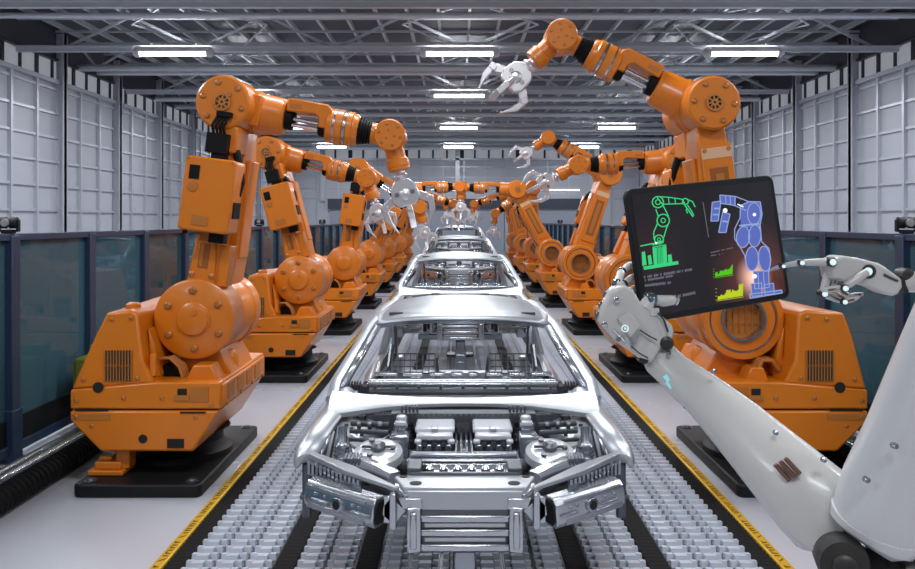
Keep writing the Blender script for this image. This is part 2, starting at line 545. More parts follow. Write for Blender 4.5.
# ------------------------------------------------------------------ welding robots
def bolts(b, o, ax, rad, n, r, h, ph=0):
    ax, u, v = b.frame(ax); o = Vector(o)
    for k in range(n):
        a = 2 * PI * k / n + ph
        p = o + (u * math.cos(a) + v * math.sin(a)) * rad
        b.lathe(p, ax, [(r, -.004), (r, h * .6), (r * .6, h)], 8)
NY, PY_ = (0, -1, 0), (0, 1, 0)
SH = Vector((.26, 0, 1.30)); L1, L2 = 1.78, 1.36
def rrect(x0, x1, y0, y1, r, n=4):
    out = []
    for cx, cy, a in ((x1 - r, y1 - r, 0), (x0 + r, y1 - r, 90), (x0 + r, y0 + r, 180), (x1 - r, y0 + r, 270)):
        for k in range(n + 1):
            t = R(a + 90 * k / n); out.append((cx + r * math.cos(t), cy + r * math.sin(t)))
    return out

def make_robot():
    t = thing('welding_robot', '', 'industrial robot', (0, 0, 0))
    # --- base plate
    b = MB().prism(rrect(-.52, .455, -.94, .94, .06), 0, .10, 'XY')
    pl = b.build('base_plate', M['black'], t, bevel=.015)
    b = MB()
    for sx in (-.42, .36):
        for sy in (-.84, .84): b.lathe((sx, sy, .1), (0, 0, 1), [(.05, 0), (.05, .006), (.035, .008), (.03, .02)], 12)
    b.each('anchor_bolt', M['rawdark'], pl)
    MB().lathe((0, 0, .1), (0, 0, 1), [(.44, 0), (.44, .05), (.40, .07), (.36, .12), (.36, .2), (.42, .22)], 32).build('turntable', M['black'], t)
    # --- hull
    lower = [(-.62, .617), (-.62, .54), (-.38, .30), (.34, .30), (.54, .617)]
    b = MB().prism(lower, -.75, .75, 'XZ')
    hull = b.build('base_housing', M['orange'], t, bevel=.018)
    b = MB().prism([(-.62, .63), (.55, .63), (.55, .84), (.05, .84), (-.62, .78)], -.745, .745, 'XZ')
    b.bx(.535, .57, -.7, .7, .65, .82)
    b.build('upper_deck', M['orange'], t, bevel=.014)
    b = MB()
    for s in (-1, 1):
        b.lathe((-.05, s * .748, .40), (0, s, 0), [(.035, 0), (.035, .006)], 14)
        b.bx(.14, .27, s * .752 - .006, s * .752 + .006, .33, .40)
        b.bx(.22, .29, s * .748 - .006, s * .748 + .006, .73, .79)
        b.bx(-.58, -.32, s * .748 - .003, s * .748 + .003, .617, .63)
        b.lathe((-.40, s * .745, .80), (0, s, 0), [(.042, 0), (.042, .006)], 14)
        b.bx(.24, .44, s * .752 - .006, s * .752 + .006, .60, .612)
    b.each('access_hole', M['hole'], hull, smooth=False)
    b = MB()
    for s in (-1, 1):
        b.bx(.32, .46, s * .747 - .006, s * .747 + .006, .69, .80)
        b.bx(.2, .31, s * .747 - .012, s * .747 + .012, .70, .74)
        b.bx(-.60, -.30, s * .749 - .006, s * .749 + .006, .545, .59)
    for k in range(4):
        b.bx(.565, .578, -.6 + k * .3, -.42 + k * .3, .68, .8)
    b.each('cover_plate', M['orange_dim'], hull)
    b = MB()
    for s in (-1, 1):
        for q in ((-.57, .70), (-.2, .72), (.1, .72), (.48, .66), (-.45, .50), (.36, .57), (-.57, .57)):
            b.lathe((q[0], s * .745, q[1]), (0, s, 0), [(.018, 0), (.018, .012), (.01, .016)], 8)
    for q in (-.6, -.2, .2, .6): b.lathe((.57, q, .66), (1, 0, 0), [(.02, 0), (.02, .015)], 8)
    b.each('housing_bolt', M['bolt'], hull)
    # --- sloped cabinet
    cab = [(-.62, .78), (.03, .83), (-.06, 1.0), (-.10, 1.37), (-.16, 1.40), (-.34, 1.38), (-.42, 1.22)]
    cab2 = [(-.62, .78), (.03, .83), (-.06, 1.0), (-.08, 1.37), (-.14, 1.40), (-.44, 1.38), (-.50, 1.22)]
    b = MB().loft([[(x, -.73, z) for x, z in cab], [(x, .73, z) for x, z in cab2]])
    b.prism([(-.05, .85), (.03, .85), (-.02, 1.12), (-.07, 1.25)], -.60, .5, 'XZ')
    cb = b.build('motor_cabinet', M['orange'], t, bevel=.02)
    b = MB().lathe((-.22, -.5, 1.39), (0, 0, 1), [(.06, 0), (.06, .035), (.035, .05)], 12)
    b.lathe((-.0, -.66, .88), (0, 0, 1), [(.03, 0), (.03, .16), (.02, .17)], 10)
    b.each('cabinet_cap', M['orange'], cb)
    for yy, nm in ((-.73, -1), (.73, 1)):
        b = MB()
        for row in (0, 1):
            for k in range(9):
                b.bx(-.345 + k * .023, -.334 + k * .023, yy - .006, yy + .006, .85 + row * .125, .96 + row * .125)
        b.build('vent', M['hole'], cb, smooth=False)
        b = MB()
        for row in (0, 1):
            for k in range(10):
                b.bx(-.357 + k * .023, -.346 + k * .023, yy - .012, yy + .012, .845 + row * .125, .963 + row * .125)
        b.build('vent_slat', M['bolt'], cb, smooth=False)
        b = MB()
        for q in ((-.30, 1.33), (-.15, 1.34), (-.52, .86), (-.1, .87)):
            b.lathe((q[0], yy, q[1]), (0, nm, 0), [(.016, 0), (.016, .012), (.009, .016)], 8)
        b.each('cabinet_bolt', M['bolt'], cb)
    # --- foot bracket
    b = MB().bx(-.50, -.22, -.72, -.46, .1, .14).bx(-.46, -.25, -.68, -.5, .14, .2).bx(-.30, -.19, -.66, -.52, .14, .36).bx(-.44, -.34, -.64, -.54, .2, .23)
    b.build('foot_bracket', M['orange'], t, bevel=.01)
    # --- drum saddle, hoses
    b = MB().prism([(-.02, .82), (.54, .82), (.50, .92), (.42, 1.06), (.08, 1.06)], -.36, .36, 'XZ')
    b.prism([(.24, .83), (.50, .83), (.44, .95), (.30, .95)], -.62, -.40, 'XZ')
    b.prism([(.10, .83), (.28, .83), (.24, .93), (.14, .93)], .40, .6, 'XZ')
    b.lathe((.44, -.1, .84), (0, 0, 1), [(.09, 0), (.09, .1), (.06, .16)], 14)
    b.build('saddle', M['orange'], t, bevel=.012)
    b = MB()
    for k in range(4):
        yy = -.56 + k * .045
        b.path([(-.03 , yy, .9), (.02, yy - .01, 1.0 - k * .01), (.10, yy - .01, 1.0), (.17, yy, .93), (.2, yy, .84)], .014, 8)
        b.path([(.0, -yy, .9), (.06, -yy, .98), (.14, -yy, .98), (.2, -yy, .84)], .02, 8)
    b.each('hose', M['orange_dim'], t)
    MB().bx(-.02, .16, -.5, -.38, .84, .93).build('hose_clamp', M['rubber'], t)
    # --- shoulder drum (axis along y)
    r = .325
    prof = [(r * .93, -.48), (r, -.465), (r, -.12), (r * .985, -.11), (r * .985, -.09), (r, -.08), (r, .22), (r * 1.05, .24), (r * 1.05, .33), (r * .98, .345), (r * .98, .38)]
    b = MB().lathe(SH, PY_, prof, 40)
    dr = b.build('shoulder_drum', M['orange'], t)
    b = MB().lathe(SH + Vector((0, -.478, 0)), NY, [(.14, 0), (.14, .012), (.125, .02), (.125, .035), (.11, .042)], 28)
    b.lathe(SH + Vector((0, -.52, 0.0)) + Vector((.015, 0, .06)), NY, [(.024, 0), (.024, .012)], 8)
    b.build('drum_boss', M['orange'], dr)
    b = MB(); bolts(b, SH + Vector((0, -.478, 0)), NY, .235, 6, .032, .03, .5)
    b.each('drum_bolt', M['bolt'], dr)
    b = MB()
    o = SH + Vector((0, .38, 0))
    b.ring(o, PY_, r * 1.0, r * .86, -.05, .10, 36)
    b.ring(o, PY_, r * .8, r * .52, -.05, .085, 36)
    b.build('drum_ring', M['orange'], dr)
    b = MB().ring(o, PY_, r * .86, r * .8, -.05, .06, 36)
    b.ring(o, PY_, r * .56, r * .5, -.04, .11, 36)
    b.build('ring_seal', M['raw2'], dr)
    MB().lathe(o, PY_, [(r * .5, -.04), (r * .5, .0)], 30).build('drum_core', M['orange_dim'], dr)
    b = MB()
    for k in range(7): b.bx(SH.x - .15 + k * .05 - .008, SH.x - .15 + k * .05 + .008, .38, .395, SH.z - .12, SH.z + .12)
    for k in range(2): b.bx(SH.x - .15, SH.x + .15, .38, .392, SH.z - .05 + k * .1, SH.z - .04 + k * .1)
    b.build('core_grille', M['bolt'], dr)
    return t

def arm_parts():
    """posable parts, each in its own joint frame"""
    P = {}
    # lower arm, up +z from shoulder axis
    b = MB()
    b.prism([(-.20, .18), (.17, .18), (.185, .5), (.16, 1.30), (.13, 1.62), (-.10, 1.62), (-.13, 1.1), (-.165, .5)], -.10, .30, 'XZ')
    b.prism([(-.12, .25), (.14, .25), (.11, .9), (-.07, .9)], -.40, -.10, 'XZ')
    P['lower_arm'] = la = b.build('lower_arm', M['orange'], None, bevel=.016)
    b = MB().bx(-.13, .13, .285, .32, .42, 1.45)
    b.bx(.16, .20, -.05, .25, .5, 1.35)
    b.prism([(-.11, .3), (.12, .3), (.075, .74), (-.065, .74)], -.43, -.40, 'XZ')
    b.bx(.12, .21, -.40, -.22, .28, .62)
    b.build('arm_rail', M['orange'], la, bevel=.01)
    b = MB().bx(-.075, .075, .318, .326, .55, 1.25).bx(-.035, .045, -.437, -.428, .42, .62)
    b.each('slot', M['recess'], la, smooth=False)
    b = MB().bx(-.035, .035, .322, .332, .60, 1.2).bx(-.025, .0, -.44, -.43, .43, .61)
    b.bx(-.055, .055, -.437, -.428, .64, .72)
    b.each('slot_cover', M['orange_dim'], la)
    b = MB()
    for z in (.36, .68): 
        for x in (-.07, .08): b.lathe((x * (1.1 if z < .5 else .9), -.43, z), NY, [(.024, 0), (.024, .012), (.014, .018)], 8)
    for z in (.46, 1.4):
        for x in (-.1, .1): b.lathe((x, .32, z), PY_, [(.018, 0), (.018, .012)], 8)
    b.each('arm_bolt', M['bolt'], la)
    MB().bx(-.125, .125, .318, .324, 1.33, 1.42).build('arm_label', M['pale'], la)
    b = MB().prism(rrect(-.17, .235, .72, 1.31, .035), -.66, -.36, 'XZ')
    b.build('control_box', M['orange'], la, bevel=.016)
    b = MB().bx(-.125, -.045, -.668, -.655, 1.13, 1.24).bx(.235, .245, -.6, -.4, .85, .98).bx(.06, .18, -.56, -.44, .64, .722).bx(-.14, -.11, -.6, -.56, .69, .722)
    b.each('box_socket', M['rubber'], la)
    b = MB().lathe((-.085, -.658, 1.07), NY, [(.04, 0), (.04, .012), (.025, .014)], 14)
    b.bx(-.06, .065, -.668, -.655, .77, .845)
    for q in ((-.15, .74), (.21, .74), (-.15, 1.29), (.21, 1.29)): b.lathe((q[0], -.658, q[1]), NY, [(.012, 0), (.012, .01)], 8)
    b.each('box_plate', M['orange_dim'], la)
    b = MB().bx(-.07, .10, -.52, -.40, 1.36, 1.52).bx(-.02, .10, -.50, -.42, 1.30, 1.36)
    for k in range(4):
        b.path([(-.03 + k * .03, -.47, 1.52), (-.045 + k * .03, -.49, 1.58), (-.02 + k * .03, -.48, 1.64), (.0 + k * .02, -.46, 1.70)], .012, 8)
    b.bx(-.02, .1, -.50, -.44, 1.66, 1.70)
    b.build('cable_connector', M['rubber'], la)
    b = MB().path([(.15, -.45, .95), (.21, -.42, 1.05), (.22, -.40, 1.15), (.19, -.38, 1.28), (.14, -.36, 1.4)], .035, 10)
    b.build('arm_cable', M['rubber'], la)
    b = MB().bx(-.02, .15, -.42, -.05, 1.38, 1.60)
    b.build('neck_block', M['orange'], la, bevel=.015)
    # upper arm frame: +x along arm, elbow axis y
    b = MB().lathe((0, 0, 0), PY_, [(.205, -.44), (.222, -.425), (.222, -.08), (.235, -.07), (.235, -.03), (.222, -.02), (.222, .03), (.235, .04), (.235, .08), (.222, .09), (.222, .40), (.205, .42)], 36)
    P['elbow'] = el = b.build('elbow_drum', M['orange'], None)
    b = MB()
    bolts(b, (0, -.438, 0), NY, .165, 6, .024, .022, .2); bolts(b, (0, .418, 0), PY_, .165, 6, .024, .022, .2)
    b.lathe((.05, -.438, .07), NY, [(.02, 0), (.02, .018)], 8)
    b.each('elbow_bolt', M['bolt'], el)
    b = MB()
    for yy, ax in ((-.438, NY), (.418, PY_)):
        b.ring((0, yy, 0), ax, .072, .055, 0, .02, 20)
        b.ring((0, yy, 0), ax, .03, .012, 0, .02, 14)
        a_, u, v = b.frame(ax)
        for k in range(8):
            q = 2 * PI * k / 8
            d = u * math.cos(q) + v * math.sin(q)
            b.bar(Vector((0, yy, 0)) + d * .025 + a_ * .01, Vector((0, yy, 0)) + d * .06 + a_ * .01, .012, .012, ax)
    b.each('hub_fan', M['bolt'], el)
    b = MB()
    for yy, ax in ((-.436, NY), (.416, PY_)): b.lathe((0, yy, 0), ax, [(.056, 0), (.056, .004)], 16)
    b.each('hub_hole', M['hole'], el)
    b = MB().lathe((0, 0, 0), (1, 0, 0), [(.19, 0), (.19, .2), (.175, .22), (.165, .40), (.15, .42), (.15, .44)], 28)
    b.box((.21, -.18, 0), (.10, .12, .26))
    P['upper'] = up = b.build('upper_arm', M['orange'], None, bevel=.01)
    b = MB().lathe((0, 0, 0), (1, 0, 0), [(.10, .43), (.10, .50), (.085, .51), (.05, .52)], 20)
    b.lathe((0, 0, -.02), (1, 0, 0), [(.075, .73), (.09, .75), (.09, .79)], 16)
    b.each('joint_collar', M['rubber'], up)
    b = MB()
    for q in ((-.05, -.05), (.05, -.05), (-.05, .0), (.05, .0)):
        b.cyl((.48, q[0], q[1]), (.78, q[0], q[1]), .018, n=10)
    b.each('piston_rod', M['chrome'], up)
    b = MB().prism([(.45, .165), (.80, .165), (.84, .12), (.84, .03), (.74, .03), (.70, .07), (.45, .05)], -.12, .12, 'XZ')
    b.bx(.74, .84, -.12, .12, -.04, .05)
    b.build('motor_cover', M['orange'], up, bevel=.012)
    MB().bx(.48, .58, -.122, .122, .08, .12).each('cover_plate', M['orange_dim'], up)
    b = MB().lathe((0, 0, 0), (1, 0, 0), [(.13, .80), (.150, .81), (.150, .86), (.14, .865), (.14, .875), (.152, .88), (.152, .94), (.138, .945), (.138, .975), (.152, .98), (.152, 1.02), (.14, 1.03), (.135, 1.06), (.12, 1.08)], 28)
    b.build('ribbed_sleeve', M['orange'], up)
    b = MB()
    for xx in (.868, .958): b.ring((0, 0, 0), (1, 0, 0), .146, .13, xx - .008, xx + .012, 28)
    b.each('sleeve_ring', M['raw2'], up)
    prof = []
    for k in range(5):
        xx = 1.075 + k * .024
        prof += [(.122 - k * .006, xx), (.122 - k * .006, xx + .012), (.105 - k * .006, xx + .016), (.105 - k * .006, xx + .022)]
    MB().lathe((0, 0, 0), (1, 0, 0), prof, 20).build('bellows', M['rubber'], up)
    b = MB().lathe((0, 0, 0), (1, 0, 0), [(.09, 1.19), (.092, 1.30), (.09, 1.36)], 20)
    b.build('wrist_neck', M['orange'], up)
    # wrist frame: +x towards the tool
    b = MB().lathe((0, 0, 0), PY_, [(.125, -.16), (.135, -.15), (.135, .15), (.125, .16)], 28)
    b.lathe((0, 0, 0), (1, 0, 0), [(.085, .05), (.085, .2), (.10, .21), (.10, .27), (.095, .275), (.095, .30), (.08, .31)], 22)
    P['wrist'] = wr = b.build('wrist', M['orange'], None)
    b = MB()
    bolts(b, (0, -.158, 0), NY, .095, 6, .014, .012); bolts(b, (0, .158, 0), PY_, .095, 6, .014, .012)
    bolts(b, (0, -.158, 0), NY, .04, 3, .01, .01); bolts(b, (0, .158, 0), PY_, .04, 3, .01, .01)
    b.each('wrist_bolt', M['bolt'], wr)
    # gripper frame: +x along tool, starts at .30
    b = MB().lathe((0, 0, 0), (1, 0, 0), [(.045, .30), (.045, .34), (.07, .35), (.07, .37), (.05, .38), (.05, .41)], 18)
    b.prism([(.39, -.06), (.44, -.11), (.56, -.125), (.62, -.08), (.62, .08), (.56, .125), (.44, .11), (.39, .06)], -.055, .055, 'XZ')
    b.lathe((.52, -.075, 0), PY_, [(.04, 0), (.055, .01), (.055, .14), (.04, .15)], 16)
    P['grip'] = gr = b.build('gripper', M['claw'], None, bevel=.012)
    b = MB()
    for s in (-1, 1):
        for q in (-.07, .07): b.lathe((.51, s * .055, q), (0, s, 0), [(.02, 0), (.02, .012)], 10)
    b.each('gripper_bolt', M['raw2'], gr)
    for s in (-1, 1):
        b = MB()
        b.bar((.54, 0, s * .11), (.60, 0, s * .20), .07, .035, (0, 1, 0))
        b.lathe((.60, -.045, s * .20), PY_, [(.032, 0), (.032, .09)], 14)
        b.prism([(.57, s * .185), (.575, s * .235), (.70, s * .225), (.84, s * .13), (.73, s * .165), (.66, s * .175)], -.035, .035, 'XZ')
        b.build('claw', M['claw'], gr, bevel=.006)
    b = MB().bar((.54, .05, 0), (.64, .14, 0), .06, .035, (0, 0, 1)).prism([(.62, .12), (.62, .165), (.73, .16), (.82, .08), (.71, .115)], -.028, .028, 'XY')
    b.build('claw', M['claw'], gr, bevel=.006)
    return P

proto = make_robot(); AP = arm_parts()
def pose(root, parts, th, ph, wr):
    """th: lower arm lean (deg, towards the line), ph: upper arm elevation, wr: tool elevation"""
    e = SH + Vector((math.sin(R(th)), 0, math.cos(R(th)))) * L1
    wv = e + Vector((math.cos(R(ph)), 0, math.sin(R(ph)))) * L2
    for k, o in parts.items():
        o.parent = root
        if k == 'lower_arm': o.location = SH; o.rotation_euler = (0, R(th), 0)
        elif k == 'elbow': o.location = e; o.rotation_euler = (0, R(th), 0)
        elif k == 'upper': o.location = e; o.rotation_euler = (0, -R(ph), 0)
        elif k == 'wrist': o.location = wv; o.rotation_euler = (0, -R(wr), 0)
        else: o.location = wv; o.rotation_euler = (0, -R(wr), 0)
RS = 4.55
ord_ = ['nearest', 'second', 'third', 'fourth', 'fifth', 'sixth', 'farthest']
LP = [(7.2, -10, -76), (-14.6, -14, -72), (8, -31, -80), (28, 3, -88), (24, -14, -80), (12, -10, -85), (18, -4, -88)]
RP = [(7.1, 27, -42), (-24, -2, -28), (-19, 32, -35), (28, 3, -88), (2, -34, -85), (14, -14, -80), (4, -8, -85)]
look = {(0, 0): 'its claw over the nearest car', (0, 1): 'leaning back, behind the nearest left robot',
        (1, 0): 'arm raised high, behind the tablet', (1, 1): 'half hidden by tablet, arm held level',
        (1, 2): 'its arm pointing up at lamps', (0, 2): 'with its arm sloping steeply down',
        (0, 3): 'leaning over the line with level arm', (1, 3): 'leaning over the line with level arm'}
first = True
for side in (0, 1):
    for k in range(7):
        if first:
            root = proto; parts = AP
        else:
            root = copy_tree(proto, None, k >= 2)
            parts = {}
            # copies of the posable parts made below
        root.location = (-2.4 if side == 0 else 2.58, 7.37 + RS * k + (.36 if (side, k) == (1, 3) else 0), 0)
        root.rotation_euler = (0, 0, 0 if side == 0 else PI)
        root['label'] = 'orange robot, %s in the %s row%s' % (ord_[k], ('left', 'right')[side], (' ' + look[(side, k)]) if (side, k) in look else ' beside the car bodies')
        root['group'] = 'orange welding robots along the %s side of the line' % ('left', 'right')[side]
        if first:
            proto_parts = AP
            first = False
            KEEP = root
            pending = [(root, None, LP[0])]
        else:
            pending.append((root, None, (LP, RP)[side][k]))
for i, (root, _, ps) in enumerate(pending):
    parts = AP if i == 0 else {k: copy_tree(o, None, i % 7 >= 2) for k, o in AP.items()}
    pose(root, parts, *ps)
# ------------------------------------------------------------------ car bodies
def both(b, fn):
    for s in (-1, 1): fn(b, s)

def make_car():
    t = thing('car_body', '', 'car body', (0, 0, 0))
    # roof skin
    grid = []
    for y, zc, hw, ze in ((2.0, 1.40, .615, 1.352), (2.07, 1.436, .635, 1.378), (2.3, 1.456, .645, 1.396), (2.8, 1.468, .635, 1.40), (3.4, 1.45, .615, 1.385), (3.8, 1.41, .59, 1.35), (3.86, 1.39, .58, 1.335)):
        row = []
        for k in range(17):
            u = -1 + k / 8
            row.append((u * hw, y + (.10 * u * u if y < 2.2 else 0) , zc - (zc - ze) * abs(u) ** 2.6))
        grid.append(row)
    roof = MB().sheet(grid).build('roof', M['body'], t, solid=.012)
    b = MB()
    rows = []
    for k in range(13):
        u = -1 + k / 6
        y = 2.03 + .10 * u * u; z = 1.395 - .048 * abs(u) ** 2.6
        rows.append([(u * .60, y, z), (u * .60, y + .10, z + .005), (u * .59, y + .10, z - .035), (u * .60, y + .01, z - .022)])
    b.loft(rows)
    b.build('header_rail', M['raw2'], roof)
    b = MB()
    for s in (-1, 1):
        x0, x1 = sorted((s * .43, s * .53))
        b.bx(x0, x1, 2.17, 2.19, 1.415, 1.434)
    b.each('roof_slot', M['rawdark'], roof)
    b = MB()
    for y in (2.6, 3.2): b.bx(-.58, .58, y, y + .06, 1.37, 1.40)
    b.bx(-.56, .56, 3.78, 3.86, 1.31, 1.36)
    b.each('roof_bow', M['raw2'], roof)
    # side frames: A pillar, roof rail, C pillar, sill, B pillar
    prof = [(-1, -.55), (-.3, -.8), (.6, -.7), (1, -.1), (.9, .6), (.1, .8), (-.8, .5)]
    for s in (-1, 1):
        b = MB()
        b.path([(s * .79, 1.10, 1.03), (s * .785, 1.22, 1.10), (s * .715, 1.62, 1.235), (s * .652, 2.02, 1.36), (s * .625, 2.5, 1.385), (s * .618, 3.0, 1.39), (s * .60, 3.5, 1.37), (s * .585, 3.85, 1.325), (s * .70, 4.22, 1.05), (s * .78, 4.42, .78)],
               [.038, .038, .034, .034, .04, .045, .045, .045, .04, .045], prof=prof)
        pr = b.build('pillar_rail', M['body'], t)
        b = MB().sheet([[(s * .765, 1.20, 1.08), (s * .715, 1.24, 1.075)], [(s * .69, 1.62, 1.235), (s * .635, 1.66, 1.225)], [(s * .628, 2.02, 1.36), (s * .578, 2.06, 1.345)]])
        b.build('pillar_flange', M['raw2'], pr, solid=.012)
        b = MB()
        b.path([(s * .55, 2.80, 1.37), (s * .535, 2.76, 1.2), (s * .525, 2.68, 1.03), (s * .56, 2.45, .96), (s * .62, 2.05, .97), (s * .655, 1.72, 1.0)], [.03, .028, .03, .026, .022, .02], prof=prof)
        b.build('centre_pillar', M['raw2'], t)
        b = MB()
        b.path([(s * .775, 1.12, 1.05), (s * .80, 1.10, .85), (s * .80, 1.10, .55)], [.05, .07, .08], prof=prof)
        b.bx(min(s * .72, s * .84), max(s * .72, s * .84), 1.0, 3.75, .44, .58)
        b.build('sill', M['body'], t, bevel=.02)
        # rear quarter
        grid = []
        for y, zt, xt in ((3.62, .56, .82), (3.8, .66, .84), (4.1, .74, .83), (4.4, .78, .80), (4.65, .76, .76)):
            grid.append([(s * (xt - .08), y, zt + .03), (s * xt, y, zt), (s * (xt + .07), y, zt - .10), (s * (xt + .08), y, zt - .22), (s * (xt + .05), y, max(.46, zt - .4))])
        MB().sheet(grid).build('rear_quarter', M['body'], t, solid=.014)
        # front fender: outer skin around the wheel arch
        crest = [(.49, .805, .882, .60), (.49, .85, .896, .72), (.54, .905, .892, .80), (.62, .945, .87, .83), (.76, .985, .85, .84), (.95, 1.015, .825, .86), (1.16, 1.05, .785, .86), (1.24, 1.07, .77, .88)]
        grid = []
        for k, (y, z, x, zb) in enumerate(crest):
            wi = (.085, .115, .135, .14, .145, .16, .14, .09)[k]; dz = (.03, .06, .07, .10, .13, .14, .14, .14)[k]
            grid.append([(s * (x - wi), y + .05, z - .035 + .015), (s * (x - wi * .6), y + .02, z + .012), (s * (x - wi * .25), y + .0, z + .010), (s * x, y, z - .02), (s * (x + .012), y + .02, z - dz * .5), (s * (x + .008), y + .04, z - dz)])
        fe = MB().sheet(grid).build('front_fender', M['body'], t, solid=.012, sub=1)
        b = MB()
        grid2 = [[(s * (x - wi2), y + .05, z - .03), (s * (x - wi2 + .01), y + .08, z - .22)] for (y, z, x, zb), wi2 in zip(crest[1:], (.12, .125, .125, .12, .13, .10, .06))]
        MB().sheet(grid2).build('inner_fender', M['raw2'], fe, solid=.008)
        b = MB().bx(min(s * .82, s * .87), max(s * .82, s * .87), .56, .60, .50, .80)
        b.box((s * .83, .62, .62), (.10, .16, .03)).box((s * .80, .9, .60), (.02, .55, .10))
        b.build('fender_bracket', M['rawdark'], fe, bevel=.01)
        # inner wheel house panel
        grid = [[(s * .73, .62, .78), (s * .60, .60, .72), (s * .58, .60, .56)], [(s * .72, .85, .93), (s * .58, .82, .86), (s * .52, .8, .60)], [(s * .68, 1.10, .97), (s * .52, 1.08, .93), (s * .45, 1.1, .62)]]
        wh = MB().sheet(grid).build('wheel_house', M['white'], t, solid=.012)
        b = MB()
        for k in range(4):
            b.box((s * (.58 + .03 * k), .84 + .008 * k, .882 + .016 * k), (.022, .012, .012))
            b.box((s * (.54 + .035 * k), .98 + .008 * k, .915 + .01 * k), (.018, .012, .012))
        b.lathe((s * .60, 1.0, .935), (0, 0, 1), [(.03, 0), (.03, .02)], 10)
        b.each('wheel_house_mark', M['rawdark'], wh)
        # strut tower with damper
        b = MB().lathe((s * .46, .57, .825), (0, -.3, 1), [(.135, 0), (.13, .04), (.105, .055), (.10, .05), (.05, .052)], 22)
        st = b.build('strut_tower', M['white'], t)
        b = MB().lathe((s * .46, .555, .882), (0, -.3, 1), [(.04, 0), (.04, .02), (.02, .035)], 12)
        for q in (0, 2.1, 4.2): b.lathe((s * .46 + .08 * math.cos(q), .555 + .08 * math.sin(q), .88 + .024 * math.sin(q)), (0, -.3, 1), [(.016, 0), (.016, .014)], 8)
        b.bar((s * .46 - .085, .555, .889), (s * .46 + .085, .555, .889), .02, .01)
        b.build('strut_nut', M['rawdark'], st)
        prof_ = []
        for k in range(7): prof_ += [(.045, k * .022), (.033, k * .022 + .011)]
        b = MB().lathe((s * .665, .60, .74), (0, .2, 1), [(.04, -.1)] + prof_ + [(.028, .16), (.028, .24)], 14)
        b.build('damper', M['raw2'], t)
        b = MB().path([(s * .70, .58, .66), (s * .745, .64, .80), (s * .73, .74, .92)], .022, 8)
        b.path([(s * .62, .50, .66), (s * .60, .56, .80), (s * .66, .70, .90)], .02, 8)
        b.each('wheel_arm', M['rawdark'], t)
        # headlight mount: cast box tube across each front corner
        p0, p1 = Vector((s * .775, .30, .733)), Vector((s * .41, .095, .695))
        a = (p1 - p0).normalized()
        prof2 = [(-1, -.62), (-.62, -1), (.55, -1), (1, -.55), (1, .55), (.62, 1), (-.55, 1), (-1, .62)]
        b = MB()
        up = Vector((0, 0, 1)); sd = a.cross(up).normalized(); upv = sd.cross(a)
        ring = lambda p, r, q: [p + sd * i * r + upv * j * q for i, j in prof2]
        b.loft([ring(p0, .055, .070), ring(p1, .058, .074)])
        mt = b.build('headlight_mount', M['raw'], t, bevel=.006)
        fr = sd if sd.y < 0 else -sd
        b = MB()
        md = (p0 + p1) / 2
        b.lathe(md + fr * .05, fr, [(.036, 0), (.036, .018), (.026, .02)], 16)
        for q in (-.30, .28): b.bar(md + a * (q * .42 - .03) + fr * .058 - upv * .01, md + a * (q * .42 + .07) + fr * .06 - upv * .01, .022, .014)
        b.bar(p0 + a * .02 + fr * .05 + upv * .045, p1 - a * .05 + fr * .052 + upv * .048, .016, .02)
        b.bar(p0 + a * .02 + fr * .05 - upv * .045, p1 - a * .05 + fr * .052 - upv * .048, .016, .03)
        for q in (-.14, -.08, .09, .13): b.lathe(md + a * q + fr * .055 + upv * .02, fr, [(.009, 0), (.009, .012)], 8)
        b.build('mount_face', M['raw2'], mt, bevel=.003)
        b = MB().lathe(md + fr * .068, fr, [(.022, 0), (.022, .004)], 14)
        b.loft([ring(p1 + a * .001, .040, .056), ring(p1 + a * .006, .040, .056)])
        b.each('mount_opening', M['hole'], mt, smooth=False)
        # plates inboard of the mount
        b = MB().box((s * .345, .10, .70), (.035, .05, .17)).bar((s * .39, .12, .73), (s * .31, .12, .66), .02, .10).box((s * .375, .12, .70), (.04, .02, .13))
        b.each('mount_plate', M['raw'], t, bevel=.006)
        # finned beam over the mount
        q0, q1 = Vector((s * .80, .50, .845)), Vector((s * .32, .05, .815))
        a = (q1 - q0).normalized(); n = a.cross(Vector((0, 0, 1))).normalized()
        n = n if n.y < 0 else -n
        b = MB().loft([[q0, q0 + n * .03, q0 + n * .03 + Vector((0, 0, .03)), q0 + Vector((0, 0, .035))], [(q0 + q1) / 2 + Vector((0, 0, .01)), (q0 + q1) / 2 + n * .05 + Vector((0, 0, .0)), (q0 + q1) / 2 + n * .05 + Vector((0, 0, .025)), (q0 + q1) / 2 + Vector((0, 0, .04))],
                       [q1, q1 + n * .02, q1 + n * .02 + Vector((0, 0, .02)), q1 + Vector((0, 0, .02))]])
        bm_ = b.build('corner_beam', M['body'], t, bevel=.004)
        b = MB()
        for k in range(13):
            p = q0 + (q1 - q0) * (.04 + k * .05) + n * .045
            b.bar(p + Vector((0, 0, .0)), p + Vector((0, 0, -.07 + k * .004)), .012, .02, (0, 1, 0))
        b.bar(q0 + n * .035 + Vector((0, 0, -.05)), q0 + (q1 - q0) * .66 + n * .035 + Vector((0, 0, -.035)), .012, .06)
        b.build('beam_fin', M['raw2'], bm_)
        # ribbed hose duct to the radiator support
        b = MB()
        pts = [(s * .68, .54, .77), (s * .62, .46, .825), (s * .54, .42, .835), (s * .43, .34, .82), (s * .35, .27, .805)]
        b.path(pts, [.045, .05, .05, .045, .045], prof=[(-1, -.8), (1, -.8), (1.1, 0), (.8, .7), (-.8, .7), (-1.1, 0)])
        du = b.build('duct', M['raw'], t, bevel=.004)
        b = MB()
        for k in range(5):
            p = Vector(pts[1]).lerp(Vector(pts[2]), k / 4)
            b.box(p + Vector((0, 0, .0)), (.012, .12, .088))
        b.build('duct_rib', M['raw2'], du)
